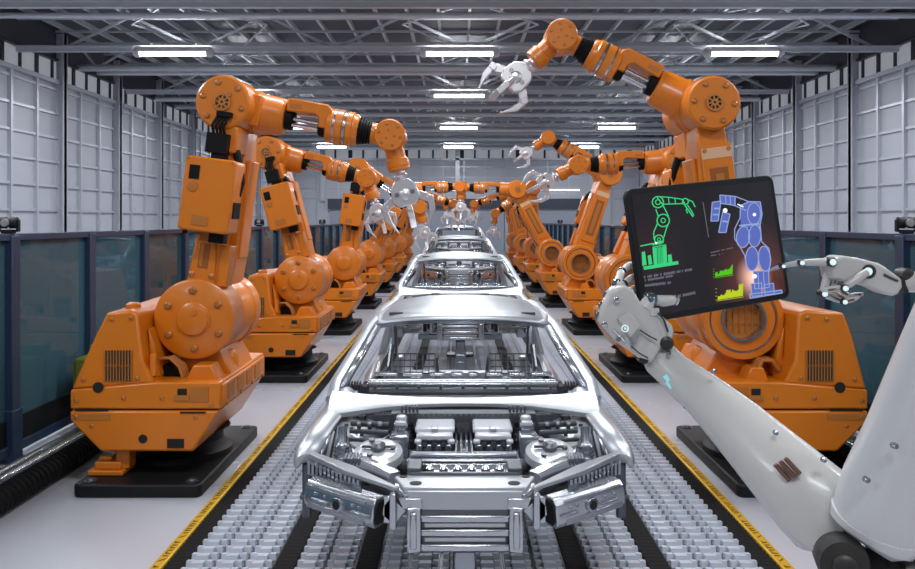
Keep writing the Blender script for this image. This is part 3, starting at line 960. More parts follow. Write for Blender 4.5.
        # dark lower rail and stay
        b = MB().bar((s * .62, .46, .70), (s * .30, .16, .72), .06, .05).bar((s * .60, .40, .80), (s * .34, .16, .765), .025, .02)
        b.bar((s * .56, .42, .79), (s * .36, .2, .78), .02, .02)
        b.each('front_stay', M['rawdark'], t)
        # chassis rail
        b = MB().bx(min(s * .40, s * .50), max(s * .40, s * .50), 1.15, 4.5, .45, .55)
        b.build('chassis_rail', M['raw2'], t, bevel=.01)
        # engine block
        bx_ = lambda b, x0, x1, *q: b.bx(min(s * x0, s * x1), max(s * x0, s * x1), *q)
        b = MB(); bx_(b, .055, .265, .66, .80, .78, .86); 
        for k in range(4): bx_(b, .07 + k * .052, .10 + k * .052, .60, .66, .80, .885)
        eb = b.build('engine_block', M['raw2'], t, bevel=.006)
        b = MB(); bx_(b, .05, .27, .70, .92, .92, .955); bx_(b, .06, .26, .63, .70, .90, .935); bx_(b, .14, .18, .67, .73, .95, .965)
        bx_(b, .05, .09, .62, .66, .88, .91); bx_(b, .23, .27, .62, .66, .88, .91)
        b.each('engine_cover', M['white'], eb, bevel=.012)
        b = MB(); bx_(b, .065, .255, .66, .90, .858, .922)
        for k in range(3): b.cyl((s * (.11 + k * .052), .60, .885), (s * (.11 + k * .052), .67, .885), .013, n=8)
        b.build('engine_gasket', M['rawdark'], eb)
        # side boxes, pipes
        b = MB(); bx_(b, .30, .41, .64, .76, .80, .925); bx_(b, .315, .395, .77, .92, .9, .965)
        fb = b.build('fluid_box', M['raw2'], t, bevel=.012)
        b = MB(); bx_(b, .325, .385, .76, .80, .95, .972); b.lathe((s * .355, .86, .963), (0, 0, 1), [(.03, 0), (.03, .02), (.02, .025)], 12)
        b.each('box_lid', M['white'], fb, bevel=.004)
        b = MB()
        for k, z in enumerate((.945, .915, .88)): b.cyl((s * .42, .80 - k * .05, z), (s * .64, .84 - k * .05, z), .016 - k * .002, n=10)
        for k in range(3): b.lathe((s * (.46 + k * .06), .80, .945), (s, 0, 0), [(.022, 0), (.022, .02)], 10)
        b.each('fuel_pipe', M['rawdark'], t)
        rnd = random.Random(11)
        for k in range(16):
            x = s * rnd.uniform(.30, .66); y = rnd.uniform(.62, 1.0); z = rnd.uniform(.66, .86)
            b = MB()
            q = k % 4
            if q == 0: b.path([(x, y, .63), (x + .02 * s, y - .02, z), (x - .06 * s, y + .08, z + .03), (x - .1 * s, y + .1, .68)], .012, 8)
            elif q == 1: b.lathe((x, y, .62), (0, 0, 1), [(.035, 0), (.035, z - .62), (.02, z - .61), (.02, z - .58)], 12)
            elif q == 2: b.bx(x - .04, x + .04, y - .03, y + .03, .62, z).bx(x - .03, x + .03, y - .02, y + .02, z, z + .02)
            else: b.bar((x, y, .66), (x - s * .12, y + .05, z), .03, .02)
            b.build(('hose', 'canister', 'relay_box', 'bracket')[q], M[('rawdark', 'raw', 'raw2', 'raw')[(k // 2) % 4]], t, bevel=.004)
        # seat frame with wire grid
        b = MB()
        xa, xb = .20, .52
        for k in range(8):
            x = s * (xa + (xb - xa) * k / 7); b.bar((x, 2.25, .93), (x, 2.32, 1.11), .008, .008)
        for k in range(5):
            z = .93 + .045 * k; yy = 2.25 + .0175 * k
            b.bar((s * xa, yy, z), (s * xb, yy, z), .008, .008)
        for k in range(8):
            x = s * (xa + (xb - xa) * k / 7); b.bar((x, 2.25, .93), (x, 1.85, .90), .008, .008)
        for yy in (1.85, 1.98, 2.12): b.bar((s * xa, yy, .91), (s * xb, yy, .91), .008, .008)
        b.build('seat_grid', M['rawdark'], t, smooth=False)
        b = MB().path([(s * .545, 2.0, .55), (s * .55, 2.3, .95), (s * .53, 2.42, 1.16)], .02, 8)
        b.path([(s * .18, 2.0, .55), (s * .18, 2.3, .93), (s * .20, 2.4, 1.06)], .016, 8)
        b.bx(min(s * .16, s * .55), max(s * .16, s * .55), 1.8, 2.2, .52, .56)
        b.build('seat_frame', M['raw2'], t)
        # door hinge cluster
        b = MB().box((s * .63, 1.55, 1.0), (.10, .10, .05)).box((s * .69, 1.50, 1.02), (.09, .05, .03)).bar((s * .60, 1.6, 1.0), (s * .52, 1.9, 1.08), .025, .02)
        for k in range(5): b.box((s * (.66 + .018 * k), 1.47, 1.04), (.007, .06, .05))
        b.box((s * .62, 1.5, .93), (.16, .05, .07)).bar((s * .64, 1.5, .95), (s * .78, 1.2, .8), .04, .05)
        b.build('hinge_bracket', M['rawdark'], t)
    # cowl rail: swept arch between the fenders
    rows = []
    for k in range(25):
        u = -1 + k / 12; au = abs(u)
        y = 1.15 - .16 * au ** 2.2 + .10 * max(0, au - .75); zt = 1.024 + .068 * au ** 2
        wd = .045 + .15 * au ** 2.5
        x = u * .775
        rows.append([(x, y - wd, zt - .022 - .075 * au ** 2), (x, y - wd * .5, zt - .008 - .03 * au ** 2), (x, y + .02, zt), (x, y + .035, zt - .02), (x, y, zt - .05), (x, y - wd, zt - .04 - .085 * au ** 2)])
    cw = MB().loft(rows).build('cowl_rail', M['body'], t)
    b = MB()
    for s in (-1, 1):
        for k in range(5): b.box((s * (.27 + k * .022), .975, 1.0), (.012, .05, .03))
    b.bx(-.42, .42, .93, 1.04, .93, .98)
    for k in range(24): b.box((-.36 + k * .0313, .925, .955), (.012, .02, .04))
    b.build('cowl_grille', M['rawdark'], cw)
    # dash cross beams
    b = MB().cyl((-.62, 1.62, 1.02), (.62, 1.62, 1.02), .035, n=14)
    b.bx(-.60, .60, 1.40, 1.46, 1.0, 1.03)
    da = b.build('dash_beam', M['raw2'], t)
    b = MB()
    for x0, x1 in ((-.60, -.44), (-.40, -.27), (-.22, -.12), (-.08, .0), (.04, .10), (.16, .27), (.31, .42), (.46, .60)):
        b.bx(x0, x1, 1.70, 1.78, 1.055, 1.075)
    b.bx(-.62, .62, 1.50, 1.57, 1.0, 1.045)
    b.build('dash_bracket', M['raw'], da, bevel=.004)
    b = MB().bx(-.60, .60, 1.30, 1.36, .90, 1.0).bx(-.56, .56, 1.5, 1.9, .93, .96)
    for k in range(9): b.lathe((-.56 + k * .14, 1.40, 1.03), (0, 0, 1), [(.012, 0), (.012, .02)], 8)
    b.build('bulkhead', M['rawdark'], da)
    # tunnel, cross members
    b = MB().prism([(-.10, .5), (.10, .5), (.06, .70), (-.06, .70)], 1.6, 3.4, 'XZ')
    b.bx(-.05, .05, 1.75, 1.85, .7, .98).bx(-.22, .22, 1.9, 2.3, .66, .70)
    b.build('centre_tunnel', M['raw2'], t, bevel=.01)
    b = MB()
    for y in (1.25, 2.55, 3.7, 4.4): b.bx(-.78, .78, y, y + .09, .46, .53)
    b.each('cross_member', M['raw2'], t, bevel=.01)
    # rear sill under the tail opening
    MB().bx(-.72, .72, 4.55, 4.66, .47, .58).bx(-.70, -.58, 4.56, 4.64, .58, .74).bx(.58, .70, 4.56, 4.64, .58, .74).build('rear_panel', M['body'], t, bevel=.02)
    b = MB().bx(-.6, .6, 2.7, 2.76, .46, .52).bx(-.58, .58, 3.2, 3.26, .46, .52)
    b.each('floor_bar', M['rawdark'], t)
    # dark sheet added under the engine bay, standing in for shade between parts
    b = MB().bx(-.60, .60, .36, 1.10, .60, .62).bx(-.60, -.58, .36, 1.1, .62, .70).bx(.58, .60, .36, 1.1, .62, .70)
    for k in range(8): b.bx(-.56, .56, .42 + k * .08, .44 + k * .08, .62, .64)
    b.build('bay_shade_sheet', M['rawdark'], t)
    # engine bay centre ribs and trough
    b = MB()
    for x in (-.042, -.014, .014, .042): b.bx(x - .006, x + .006, .48, .93, .82, .875)
    b.bx(-.05, .05, .48, .93, .80, .825)
    b.bar((-.02, .5, .88), (.02, .5, .88), .03, .02)
    b.build('centre_rib', M['raw'], t)
    b = MB().bx(-.28, .28, .42, .48, .84, .885).bx(-.30, .30, .36, .40, .83, .87).bx(-.50, .50, .80, .84, .74, .80).bx(-.62, .62, 1.02, 1.08, .70, .96)
    b.each('bay_cross_member', M['raw2'], t, bevel=.006)
    b = MB().bx(-.27, .27, .20, .35, .79, .81).bx(-.27, .27, .185, .205, .80, .86)
    for x in (-.25, .25): b.bx(x - .035, x + .035, .20, .35, .80, .878)
    tr = b.build('front_trough', M['rawdark'], t, bevel=.005)
    b = MB()
    for k in range(6):
        x = -.175 + k * .07
        b.lathe((x, .28, .81), (0, 0, 1), [(.024, 0), (.024, .045), (.014, .055)], 10)
        b.bx(x + .02, x + .05, .23, .33, .81, .845)
    b.bx(-.21, .21, .32, .335, .84, .86)
    b.build('injector', M['raw'], tr)
    # radiator support top plate
    b = MB().prism([(-.29, .0), (.29, .0), (.345, .17), (.30, .20), (-.30, .20), (-.345, .17)], .815, .845, 'XY')
    b.prism([(-.27, -.01), (.27, -.01), (.29, .03), (-.29, .03)], .74, .83, 'XY')
    rs = b.build('radiator_support', M['body'], t, bevel=.006)
    b = MB()
    for s in (-1, 1):
        b.lathe((s * .235, .06, .845), (0, 0, 1), [(.03, 0), (.03, .003)], 14); b.lathe((s * .30, .165, .845), (0, 0, 1), [(.02, 0), (.02, .003)], 12)
    b.each('support_hole', M['hole'], rs, smooth=False)
    b = MB()
    for s in (-1, 1):
        b.prism([(s * .20, .75), (s * .29, .75), (s * .31, .80), (s * .20, .80)], -.03, .0, 'XZ')
        b.bar((s * .27, -.01, .80), (s * .33, .10, .82), .03, .03)
    b.each('support_bracket', M['raw'], rs, bevel=.005)
    # bumper crash beam with two slots
    b = MB().bx(-.205, .205, -.01, .08, .55, .745)
    bu = b.build('bumper_beam', M['rawdark'], t, bevel=.006)
    b = MB()
    for z in (.570, .640, .705): b.bx(-.205, .205, -.035, .0, z - .016, z + .016)
    for s in (-1, 1):
        b.prism([(s * .205, -.03), (s * .27, -.045), (s * .275, .04), (s * .205, .05)], .548, .76, 'XY')
        b.bx(min(s * .225, s * .255), max(s * .225, s * .255), -.056, -.03, .57, .74)
    b.build('bumper_rib', M['raw'], bu, bevel=.007)
    b = MB()
    for z in (.605, .672): b.bx(-.19, .19, -.02, -.01, z - .010, z + .010)
    b.each('bumper_channel', M['white'], bu, bevel=.004)
    return t

def make_stand(h):
    """press stand that carries a body: spine under the cross members, posts, foot plates"""
    t = thing('lift_stand', '', 'stand', (0, 0, 0))
    top = .447 + h
    b = MB()
    for y in (1.30, 3.75): b.bx(-.55, .55, y - .04, y + .04, top - .07, top)
    b.bx(-.06, .06, .02, 3.9, top - .15, top - .07)
    b.bx(-.05, .05, .03, .07, top - .07, top + .085)
    b.build('carrier_beam', M['raw2'], t, bevel=.008)
    for y in (.08, 3.0):
        MB().bx(-.06, .06, y - .06, y + .06, .10, top - .15).build('post', M['raw2'], t, bevel=.006)
        MB().bx(-.2, .2, y - .16, y + .16, .066, .10).build('foot_plate', M['rawdark'], t, bevel=.01)
    return t

CARX = .035
lab = ['silver bare car body with open engine bay, nearest on the line', 'silver bare car body directly behind the nearest one',
       'silver bare car body third along the line', 'silver bare car body farthest back on the line']
proto_car = make_car()
for k, (y, h) in enumerate(((4.0, 0), (9.85, .165), (17.0, .29), (23.8, .48))):
    c = proto_car if k == 0 else copy_tree(proto_car)
    c.location = (CARX, y, h); c['label'] = lab[k]; c['group'] = 'bare car bodies along the line'
    st = make_stand(h); st.location = (CARX, y, 0)
    st['label'] = 'steel lift stand under the %s car body' % ('nearest', 'second', 'third', 'farthest')[k]; st['group'] = 'lift stands on the conveyor'
# ------------------------------------------------------------------ tablet
TC = Vector((.3514, 1.1757, CH - .0347))
rv = Vector((-.0761, -.1155, .4238))
TM = Matrix.Rotation(rv.length, 3, rv.normalized())
TW, TH = .26, .26 / 1.45
tab = MB().prism(rrect(-TW / 2, TW / 2, -TH / 2, TH / 2, .012, 6), 0, .009, 'XZ').build('tablet_computer', M['black'], bevel=.0016)
tab.matrix_world = Matrix.Translation(TC) @ TM.to_4x4()
tag(tab, 'black tablet showing green and blue robot drawings, held by the white robot hand', 'tablet')
bpy.context.view_layer.update()
nrm = TM @ Vector((0, -1, 0))
def uv(px, py):
    d = Vector(((px - CX) / F, 1, -(py - CY) / F)); o = Vector((0, 0, CH))
    t = (TC - o).dot(nrm) / d.dot(nrm)
    q = TM.transposed() @ (o + d * t - TC)
    return q.x, q.z
def screen_mat():
    m = mat('screen_glass', (.012, .010, .012), .12, spec=.4)
    nt = m.node_tree; p = nt.nodes['Principled BSDF']
    tc = nt.nodes.new('ShaderNodeTexCoord')
    def glow(cx, cz, rad, col, st):
        mp = nt.nodes.new('ShaderNodeMapping'); mp.inputs[1].default_value = (-cx / rad, 0, -cz / rad); mp.inputs[3].default_value = (1 / rad, 0, 1 / rad)
        gr = nt.nodes.new('ShaderNodeTexGradient'); gr.gradient_type = 'SPHERICAL'
        pw = nt.nodes.new('ShaderNodeMath'); pw.operation = 'POWER'; pw.inputs[1].default_value = 1.6
        cl = nt.nodes.new('ShaderNodeMix'); cl.data_type = 'RGBA'; cl.inputs[6].default_value = (0, 0, 0, 1); cl.inputs[7].default_value = tuple(c * st for c in col) + (1,)
        nt.links.new(tc.outputs['Object'], mp.inputs[0]); nt.links.new(mp.outputs[0], gr.inputs[0]); nt.links.new(gr.outputs['Fac'], pw.inputs[0]); nt.links.new(pw.outputs[0], cl.inputs[0])
        return cl.outputs[2]
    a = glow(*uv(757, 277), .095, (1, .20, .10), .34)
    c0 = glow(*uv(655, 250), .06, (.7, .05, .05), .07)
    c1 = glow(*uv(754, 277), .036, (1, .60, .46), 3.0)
    ad0 = nt.nodes.new('ShaderNodeVectorMath'); ad0.operation = 'ADD'; nt.links.new(c0, ad0.inputs[0]); nt.links.new(c1, ad0.inputs[1])
    c = ad0.outputs[0]
    ad = nt.nodes.new('ShaderNodeVectorMath'); ad.operation = 'ADD'
    nt.links.new(a, ad.inputs[0]); nt.links.new(c, ad.inputs[1])
    ad2 = nt.nodes.new('ShaderNodeVectorMath'); ad2.operation = 'ADD'; ad2.inputs[1].default_value = (.016, .013, .016)
    nt.links.new(ad.outputs[0], ad2.inputs[0])
    nt.links.new(ad2.outputs[0], p.inputs['Emission Color']); p.inputs['Emission Strength'].default_value = 1.0
    return m
sm = .008
scr = MB().prism(rrect(-TW / 2 + sm, TW / 2 - sm, -TH / 2 + sm, TH / 2 - sm, .005), -.0005, .0004, 'XZ').build('screen', screen_mat(), tab, smooth=False)
MB().ring((0, .0045, 0), (0, 1, 0), .001, .0005, 0, .001, 6).build('speaker_hole', M['hole'], tab)
EG = emis('screen_green', (.07, .85, .30), 1.6); EGD = emis('screen_green_dim', (.02, .42, .14), 1.5)
EB = emis('screen_blue', (.42, .55, 1.0), 1.5); EBD = emis('screen_blue_dim', (.16, .22, .70), 1.5); EW = emis('screen_text', (.36, .36, .46), .8)
EY = emis('screen_yellow', (.62, .80, .03), 1.7); EG2 = emis('screen_bright_green', (.12, .75, .02), 1.6); EHI = emis('screen_highlight', (.85, .85, 1), 3)
class Draw:
    """flat graphics on the screen, given in photo pixels"""
    def __init__(self, lift): self.b = MB(); self.y = lift
    def poly(self, pts):
        q = [uv(*p) for p in pts]
        self.b.loft([[(x, self.y, z) for x, z in q], [(x, self.y + .0002, z) for x, z in q]]); return self
    def line(self, pts, w=1.0, close=False):
        pts = list(pts) + ([pts[0]] if close else [])
        for (x0, y0), (x1, y1) in zip(pts, pts[1:]):
            L = math.hypot(x1 - x0, y1 - y0) or 1
            nx, ny = -(y1 - y0) / L * w / 2, (x1 - x0) / L * w / 2
            self.poly([(x0 + nx, y0 + ny), (x1 + nx, y1 + ny), (x1 - nx, y1 - ny), (x0 - nx, y0 - ny)])
        return self
    def ell(self, c, rx, ry, w=1.0, rot=0, fill=False, n=22):
        pts = []
        for k in range(n):
            a = 2 * PI * k / n; x, y = rx * math.cos(a), ry * math.sin(a)
            pts.append((c[0] + x * math.cos(rot) - y * math.sin(rot), c[1] + x * math.sin(rot) + y * math.cos(rot)))
        return self.poly(pts) if fill else self.line(pts, w, True)
    def done(self, nm, m): return self.b.build(nm, m, scr, smooth=False)
g = lambda x, y: (590 + .3518 * x, 160 + .3518 * y)
D = Draw(-.0009)
D.line([g(152, 308), g(250, 292)], 3.2)
D.poly([g(180, 250), g(188, 249), g(190, 297), g(182, 299)]).poly([g(206, 245), g(214, 244), g(217, 292), g(208, 294)])
D.line([g(178, 248), g(214, 241), g(217, 292), g(182, 299)], 1, True)
for k in range(4): D.line([g(192 + k * 4, 248), g(194 + k * 4, 295)], .7)
D.poly([g(146, 262), g(155, 260), g(160, 298), g(148, 301)]).poly([g(163, 272), g(172, 270), g(176, 296), g(166, 298)]).line([g(142, 245), g(176, 238)], 1.2).poly([g(220, 270), g(230, 268), g(233, 290), g(222, 292)])
D.line([g(176, 240), g(208, 232)], 2.4)
D.ell(g(195, 226), 4.4, 4.4, 1.1).ell(g(195, 226), 1.6, 1.6, .8)
D.ell(g(207, 172), 6.2, 6.2, 1.1).ell(g(207, 172), 2.2, 2.2, .9)
D.ell(g(192, 120), 5.6, 5.6, 1.1).ell(g(192, 120), 2.4, 2.4, .9)
D.line([g(181, 226), g(180, 205), g(192, 178)], 1).line([g(208, 222), g(216, 195), g(224, 176)], 1)
D.line([g(193, 160), g(186, 140)], 1).line([g(222, 160), g(212, 140), g(206, 128)], 1)
D.line([g(188, 104), g(222, 106), g(262, 112), g(268, 124), g(205, 126)], 1, True).line([g(222, 106), g(224, 126)], .8).line([g(240, 110), g(242, 125)], .8)
D.ell(g(270, 118), 3, 3, 1)
D.line([g(274, 112), g(290, 118), g(298, 134)], 1).line([g(268, 128), g(278, 142), g(292, 162)], 1.2).line([g(276, 128), g(288, 146), g(294, 158)], 1).line([g(272, 140), g(276, 152)], 1)
D.done('robot_drawing', EG)
D = Draw(-.0007).poly([g(184, 250), g(212, 245), g(215, 292), g(186, 297)]).poly([g(150, 302), g(248, 287), g(248, 292), g(150, 308)])
D.done('robot_drawing', EGD)
h = lambda x, y: (700 + .2283 * x, 180 + .2283 * y)
D = Draw(-.0007)
D.poly([h(85, 66), h(152, 72), h(152, 112), h(88, 102)]).poly([h(52, 98), h(90, 92), h(78, 180), h(46, 180)]).poly([h(98, 140), h(130, 150), h(112, 230), h(80, 230)])
D.poly([h(175, 112), h(215, 95), h(262, 96), h(270, 150), h(258, 205), h(180, 212), h(174, 160)])
D.ell(h(187, 250), 6.6, 10.6, rot=.1, fill=True).ell(h(238, 245), 6.2, 11, rot=.05, fill=True).ell(h(226, 345), 6.4, 12, fill=True).ell(h(281, 345), 6, 12.6, rot=-.1, fill=True)
D.poly([h(232, 400), h(298, 398), h(302, 470), h(238, 478)]).poly([h(216, 500), h(356, 482), h(358, 495), h(218, 518)]).poly([h(222, 455), h(268, 450), h(270, 505), h(226, 510)]).poly([h(280, 458), h(320, 452), h(324, 498), h(284, 504)])
D.done('robot_scan', EBD)
D = Draw(-.0009)
D.line([h(85, 66), h(152, 72), h(152, 112), h(88, 102)], .9, True).line([h(52, 98), h(90, 92), h(78, 180), h(46, 180)], .9, True).line([h(98, 140), h(130, 150), h(112, 230), h(80, 230)], .9, True)
D.line([h(60, 125), h(84, 125)], 1.6).line([h(54, 152), h(80, 152)], 1.4).line([h(96, 180), h(124, 184)], 1.6).line([h(110, 68), h(112, 106)], .8).line([h(130, 70), h(132, 108)], .8)
D.line([h(152, 72), h(220, 98)], .9).line([h(150, 112), h(200, 134)], .9)
D.line([h(175, 112), h(215, 95), h(262, 96), h(270, 150), h(258, 215)], 1).line([h(175, 112), h(174, 165), h(150, 215), h(150, 258), h(176, 296), h(194, 330), h(208, 400)], .9).line([h(262, 200), h(268, 270), h(300, 300), h(308, 350), h(300, 405)], .9)
D.line([h(170, 200), h(258, 192)], 1.6).ell(h(235, 148), 6.5, 11, .8)
D.ell(h(187, 250), 6.6, 10.6, .9, .1).ell(h(238, 245), 6.2, 11, .9, .05).ell(h(226, 345), 6.4, 12, .9).ell(h(281, 345), 6, 12.6, .9, -.1)
D.line([h(216, 500), h(356, 482), h(358, 495), h(218, 518)], 1, True).line([h(232, 400), h(298, 398), h(302, 470), h(238, 478)], .8, True).line([h(252, 404), h(256, 474)], .7).line([h(276, 402), h(280, 472)], .7)
D.line([h(222, 455), h(268, 450), h(270, 505), h(226, 510)], .8, True).line([h(280, 458), h(320, 452), h(324, 498), h(284, 504)], .8, True)
D.done('robot_scan', EB)
D = Draw(-.0011).line([h(162, 106), h(188, 118)], 1).ell(h(236, 152), 1.6, 1.6, fill=True).ell(h(108, 134), 2.2, 2.2, fill=True).ell(h(237, 422), 2.2, 2.2, fill=True).ell(g(187, 236), 1, 1, fill=True)
D.done('highlight', EHI)
D = Draw(-.0009)
rnd = random.Random(5)
def textline(x0, y0, x1, y1, hh, D):
    x = x0
    while x < x1:
        wd = rnd.uniform(2.5, 5); k = (x - x0) / (x1 - x0); yy = y0 + (y1 - y0) * k
        if rnd.random() < .86:
            D.poly([g(x, yy - hh / 2 + rnd.uniform(0, 2)), g(min(x + wd, x1), yy - hh / 2), g(min(x + wd, x1), yy + hh / 2 - rnd.uniform(0, 2)), g(x, yy + hh / 2)])
        x += wd + .9
textline(152, 333, 289, 311, 8, D); textline(155, 342, 235, 329, 7, D); textline(155, 357, 229, 348, 8, D); textline(243, 388, 298, 377, 9, D)
textline(342, 263, 406, 249, 4, D); textline(343, 272, 376, 266, 4, D)
D.line([g(320, 120), g(336, 220)], .8)
D.done('lettering', EW)
def chart(x0, y0, x1, y1, top, n, seed, m):
    r_ = random.Random(seed); D = Draw(-.0009)
    for k in range(n):
        t = k / n; xa = x0 + (x1 - x0) * t; xb = x0 + (x1 - x0) * (k + .86) / n
        ya = y0 + (y1 - y0) * t
        hh = top * (.45 + .55 * r_.random()) * (.5 + .6 * t)
        D.poly([g(xa, ya), g(xb, ya - .5), g(xb + 1, ya - hh), g(xa, ya - hh * .9)])
    D.line([g(x0 - 2, y0 + 3), g(x1 + 2, y1 + 3)], .5)
    for k in range(4): D.line([g(x0 - 6, y0 - k * top * .28), g(x0 - 3, y0 - .4 - k * top * .28)], .5)
    D.done('chart', m)
chart(355, 332, 404, 324, 26, 16, 2, EG2); chart(362, 398, 434, 386, 38, 18, 4, EY)

# ------------------------------------------------------------------ white humanoid arm holding the tablet
ha = thing('humanoid_robot', 'white humanoid robot arm bent at black elbow, its hand gripping the tablet', 'robotic arm', at(840, 556, .93))
HA = Vector(ha.location)
def rel(px, py, d, o=None): return at(px, py, d) - (HA if o is None else o)
def ellring(c, ax, wdir, rw, rd, n=20, p=2.4):
    """super-ellipse section round c"""
    ax = ax.normalized(); w_ = (wdir - ax * wdir.dot(ax)).normalized(); d_ = ax.cross(w_)
    out = []
    for k in range(n):
        a = 2 * PI * k / n
        ca, sa = math.cos(a), math.sin(a)
        out.append(c + w_ * rw * math.copysign(abs(ca) ** (2 / p), ca) + d_ * rd * math.copysign(abs(sa) ** (2 / p), sa))
    return out
# forearm shell: (upper edge px, lower edge px, distance)
sec = [((664, 343), (642, 362), 1.105), ((671, 344), (648, 372), 1.10), ((684, 356), (666, 389), 1.085), ((722, 380), (690, 414), 1.05), ((760, 407), (716, 446), 1.01), ((805, 441), (757, 498), .97), ((836, 465), (790, 538), .94), ((844, 476), (806, 553), .93), ((846, 490), (818, 553), .945)]
rings = []
for i, (u_, l_, d) in enumerate(sec):
    A, B = rel(*u_, d), rel(*l_, d)
    a, bb = sec[max(i - 1, 0)], sec[min(i + 1, len(sec) - 1)]
    ax = (rel((bb[0][0] + bb[1][0]) / 2, (bb[0][1] + bb[1][1]) / 2, bb[2]) - rel((a[0][0] + a[1][0]) / 2, (a[0][1] + a[1][1]) / 2, a[2]))
    hw = (A - B).length / 2
    rings.append(ellring((A + B) / 2, ax, A - B, hw, hw * (.8 if i < 8 else .5)))
fa = MB().loft(rings).build('forearm', M['shell'], ha)
def on_front(px, py, d): return rel(px, py, d)
# details on the forearm
def fore_d(px): return 1.092 - (px - 648) / (830 - 648) * .205
def stud(b, px, py, d, r=.0028, n=8):
    b.lathe(rel(px, py, d), NY, [(r, -.004), (r, .0015), (r * .6, .003)], n)
b = MB()
for px, py in ((669, 353), (714, 371), (776, 433), (824, 460), (799, 536), (798, 544), (687, 402), (686, 407)):
    stud(b, px, py, fore_d(px) + .002)
b.each('stud', M['raw2'], fa)
b = MB()
for q in ((775, 464, 789, 481), (780, 461, 795, 477.5), (785, 458, 800, 474)):
    d0 = fore_d(q[0])
    b.bar(rel(q[0], q[1], d0 - .013), rel(q[2], q[3], d0 - .020), .0045, .010, (0, 1, 0))
b.each('slot', M['brown'], fa, bevel=.001)
b = MB()
for q in ((653, 352, 662, 372), (664, 374, 673, 388)):
    b.bar(rel(q[0], q[1], fore_d(q[0]) + .004), rel(q[2], q[3], fore_d(q[2]) + .004), .008, .006, (0, 1, 0))
b.build('wrist_bar', M['shell2'], fa, bevel=.002)
b = MB()
for q in ((665, 376, 669, 381), (667, 382, 672, 388)):
    b.bar(rel(q[0], q[1], fore_d(q[0]) - .001), rel(q[2], q[3], fore_d(q[2]) - .001), .005, .004, (0, 1, 0))
b.build('cyan_light', M['led2'], fa)
# upper arm shell rising to the right out of view
sec = [((838, 527), (892, 560), .89), ((834, 516), (908, 552), .89), ((838, 500), (920, 538), .885), ((848, 470), (938, 507), .87), ((872, 420), (966, 456), .84), ((908, 335), (1010, 375), .79), ((950, 240), (1065, 285), .73)]
rings = []
for i, (u_, l_, d) in enumerate(sec):
    A, B = rel(*u_, d), rel(*l_, d)
    a, bb = sec[max(i - 1, 0)], sec[min(i + 1, len(sec) - 1)]
    ax = rel((bb[0][0] + bb[1][0]) / 2, (bb[0][1] + bb[1][1]) / 2, bb[2]) - rel((a[0][0] + a[1][0]) / 2, (a[0][1] + a[1][1]) / 2, a[2])
    hw = (A - B).length / 2 * (.88 if i == 0 else 1)
    rings.append(ellring((A + B) / 2, ax, A - B, hw, hw * .9, 28, 2.1))
ua = MB().loft(rings).build('upper_arm', M['shell2'], ha)
b = MB()
for px, py, d in ((895, 446, .80), (867, 480, .825)): stud(b, px, py, d, .0032)
b.each('stud', M['raw2'], ua)
lip = MB()
ra, rb = rings[1], rings[2]
ca = sum(ra, Vector()) / len(ra)
lip.loft([[ca + (p - ca) * .97 for p in ra], [ca + (p - ca) * 1.035 for p in ra], [q + (q - sum(rb, Vector()) / len(rb)) * .03 for q in rb], [q * 1.0 for q in rb]], cap=False)
lip.build('end_ring', M['shell2'], ua)
sm_ = [rings[j][kk].copy() for j, kk in ((2, 19), (3, 18), (4, 17), (5, 16), (6, 16))]
MB().path(sm_, .0011, 6).build('seam', M['grey'], ua)
# elbow joint: stacked dark discs
b = MB()
ec = rel(843, 563, .865)
axe = Vector((-.30, -.94, .12)).normalized()
b.lathe(ec, axe, [(.022, -.05), (.0255, -.045), (.0255, .0), (.023, .007), (.023, .012), (.012, .014), (.012, .02), (.009, .022)], 26)
el = b.build('elbow_joint', M['joint'], ha)
b = MB().lathe(rel(886, 574, .90), Vector((.9, -.35, 0)), [(.022, -.03), (.026, -.025), (.026, -.005), (.022, 0), (.022, .012), (.028, .016), (.028, .034), (.024, .038)], 24)
b.lathe(rel(834, 532, .93), Vector((.5, .2, 1)), [(.014, -.03), (.017, 0), (.015, .025)], 16)
b.build('elbow_ring', M['joint'], el)
# hand
pal = [(599, 322), (602, 308), (609, 292), (616, 286), (624, 285), (632, 289), (640, 302), (650, 309), (662, 316), (672, 325), (674, 334), (670, 343), (660, 350), (652, 363), (640, 359), (618, 343)]
front = [rel(x, y, 1.075 + (x - 600) * .0001) for x, y in pal]
cen = sum(front, Vector()) / len(front)
back = [p + Vector((0, .022, 0)) for p in front]
edge = [cen + (p - cen) * .93 + Vector((0, -.005, 0)) for p in front]
hand = MB().loft([edge, front, back, [cen + Vector((0, .022, 0)) + (p - cen) * .9 + Vector((0, .004, 0)) for p in front]]).build('hand', M['shell'], ha, bevel=.002)
b = MB()
for px, py in ((616.5, 299.5), (604.5, 323.5)): b.lathe(rel(px, py, 1.071), NY, [(.0042, 0), (.0042, .003), (.0028, .006), (.001, .0065)], 14)
b.path([rel(613, 329, 1.070), rel(619, 335, 1.07), rel(625, 341, 1.07)], .0018, 8)
b.lathe(rel(618, 339, 1.071), NY, [(.003, 0), (.003, .004)], 10)
b.each('hand_stud', M['chrome'], hand)
b = MB().prism([(q.x, q.z) for q in [rel(x, y, 1.07) for x, y in ((617, 318), (628, 311), (640, 325), (632, 340))]], rel(0, 0, 1.066).y, rel(0, 0, 1.074).y, 'XZ')
pp = b.build('hand_panel', M['shell'], hand, bevel=.001)
c0 = rel(625, 328.5, 1.0655)
MB().ring(c0, NY, .0046, .0034, 0, .001, 20).lathe(c0, NY, [(.0013, 0), (.0013, .001)], 10).build('power_light', M['led'], hand)
b = MB().prism([(q.x, q.z) for q in [rel(x, y, 1.07) for x, y in ((630, 337), (637, 328), (640, 331), (633, 345))]], rel(0, 0, 1.064).y, rel(0, 0, 1.074).y, 'XZ')
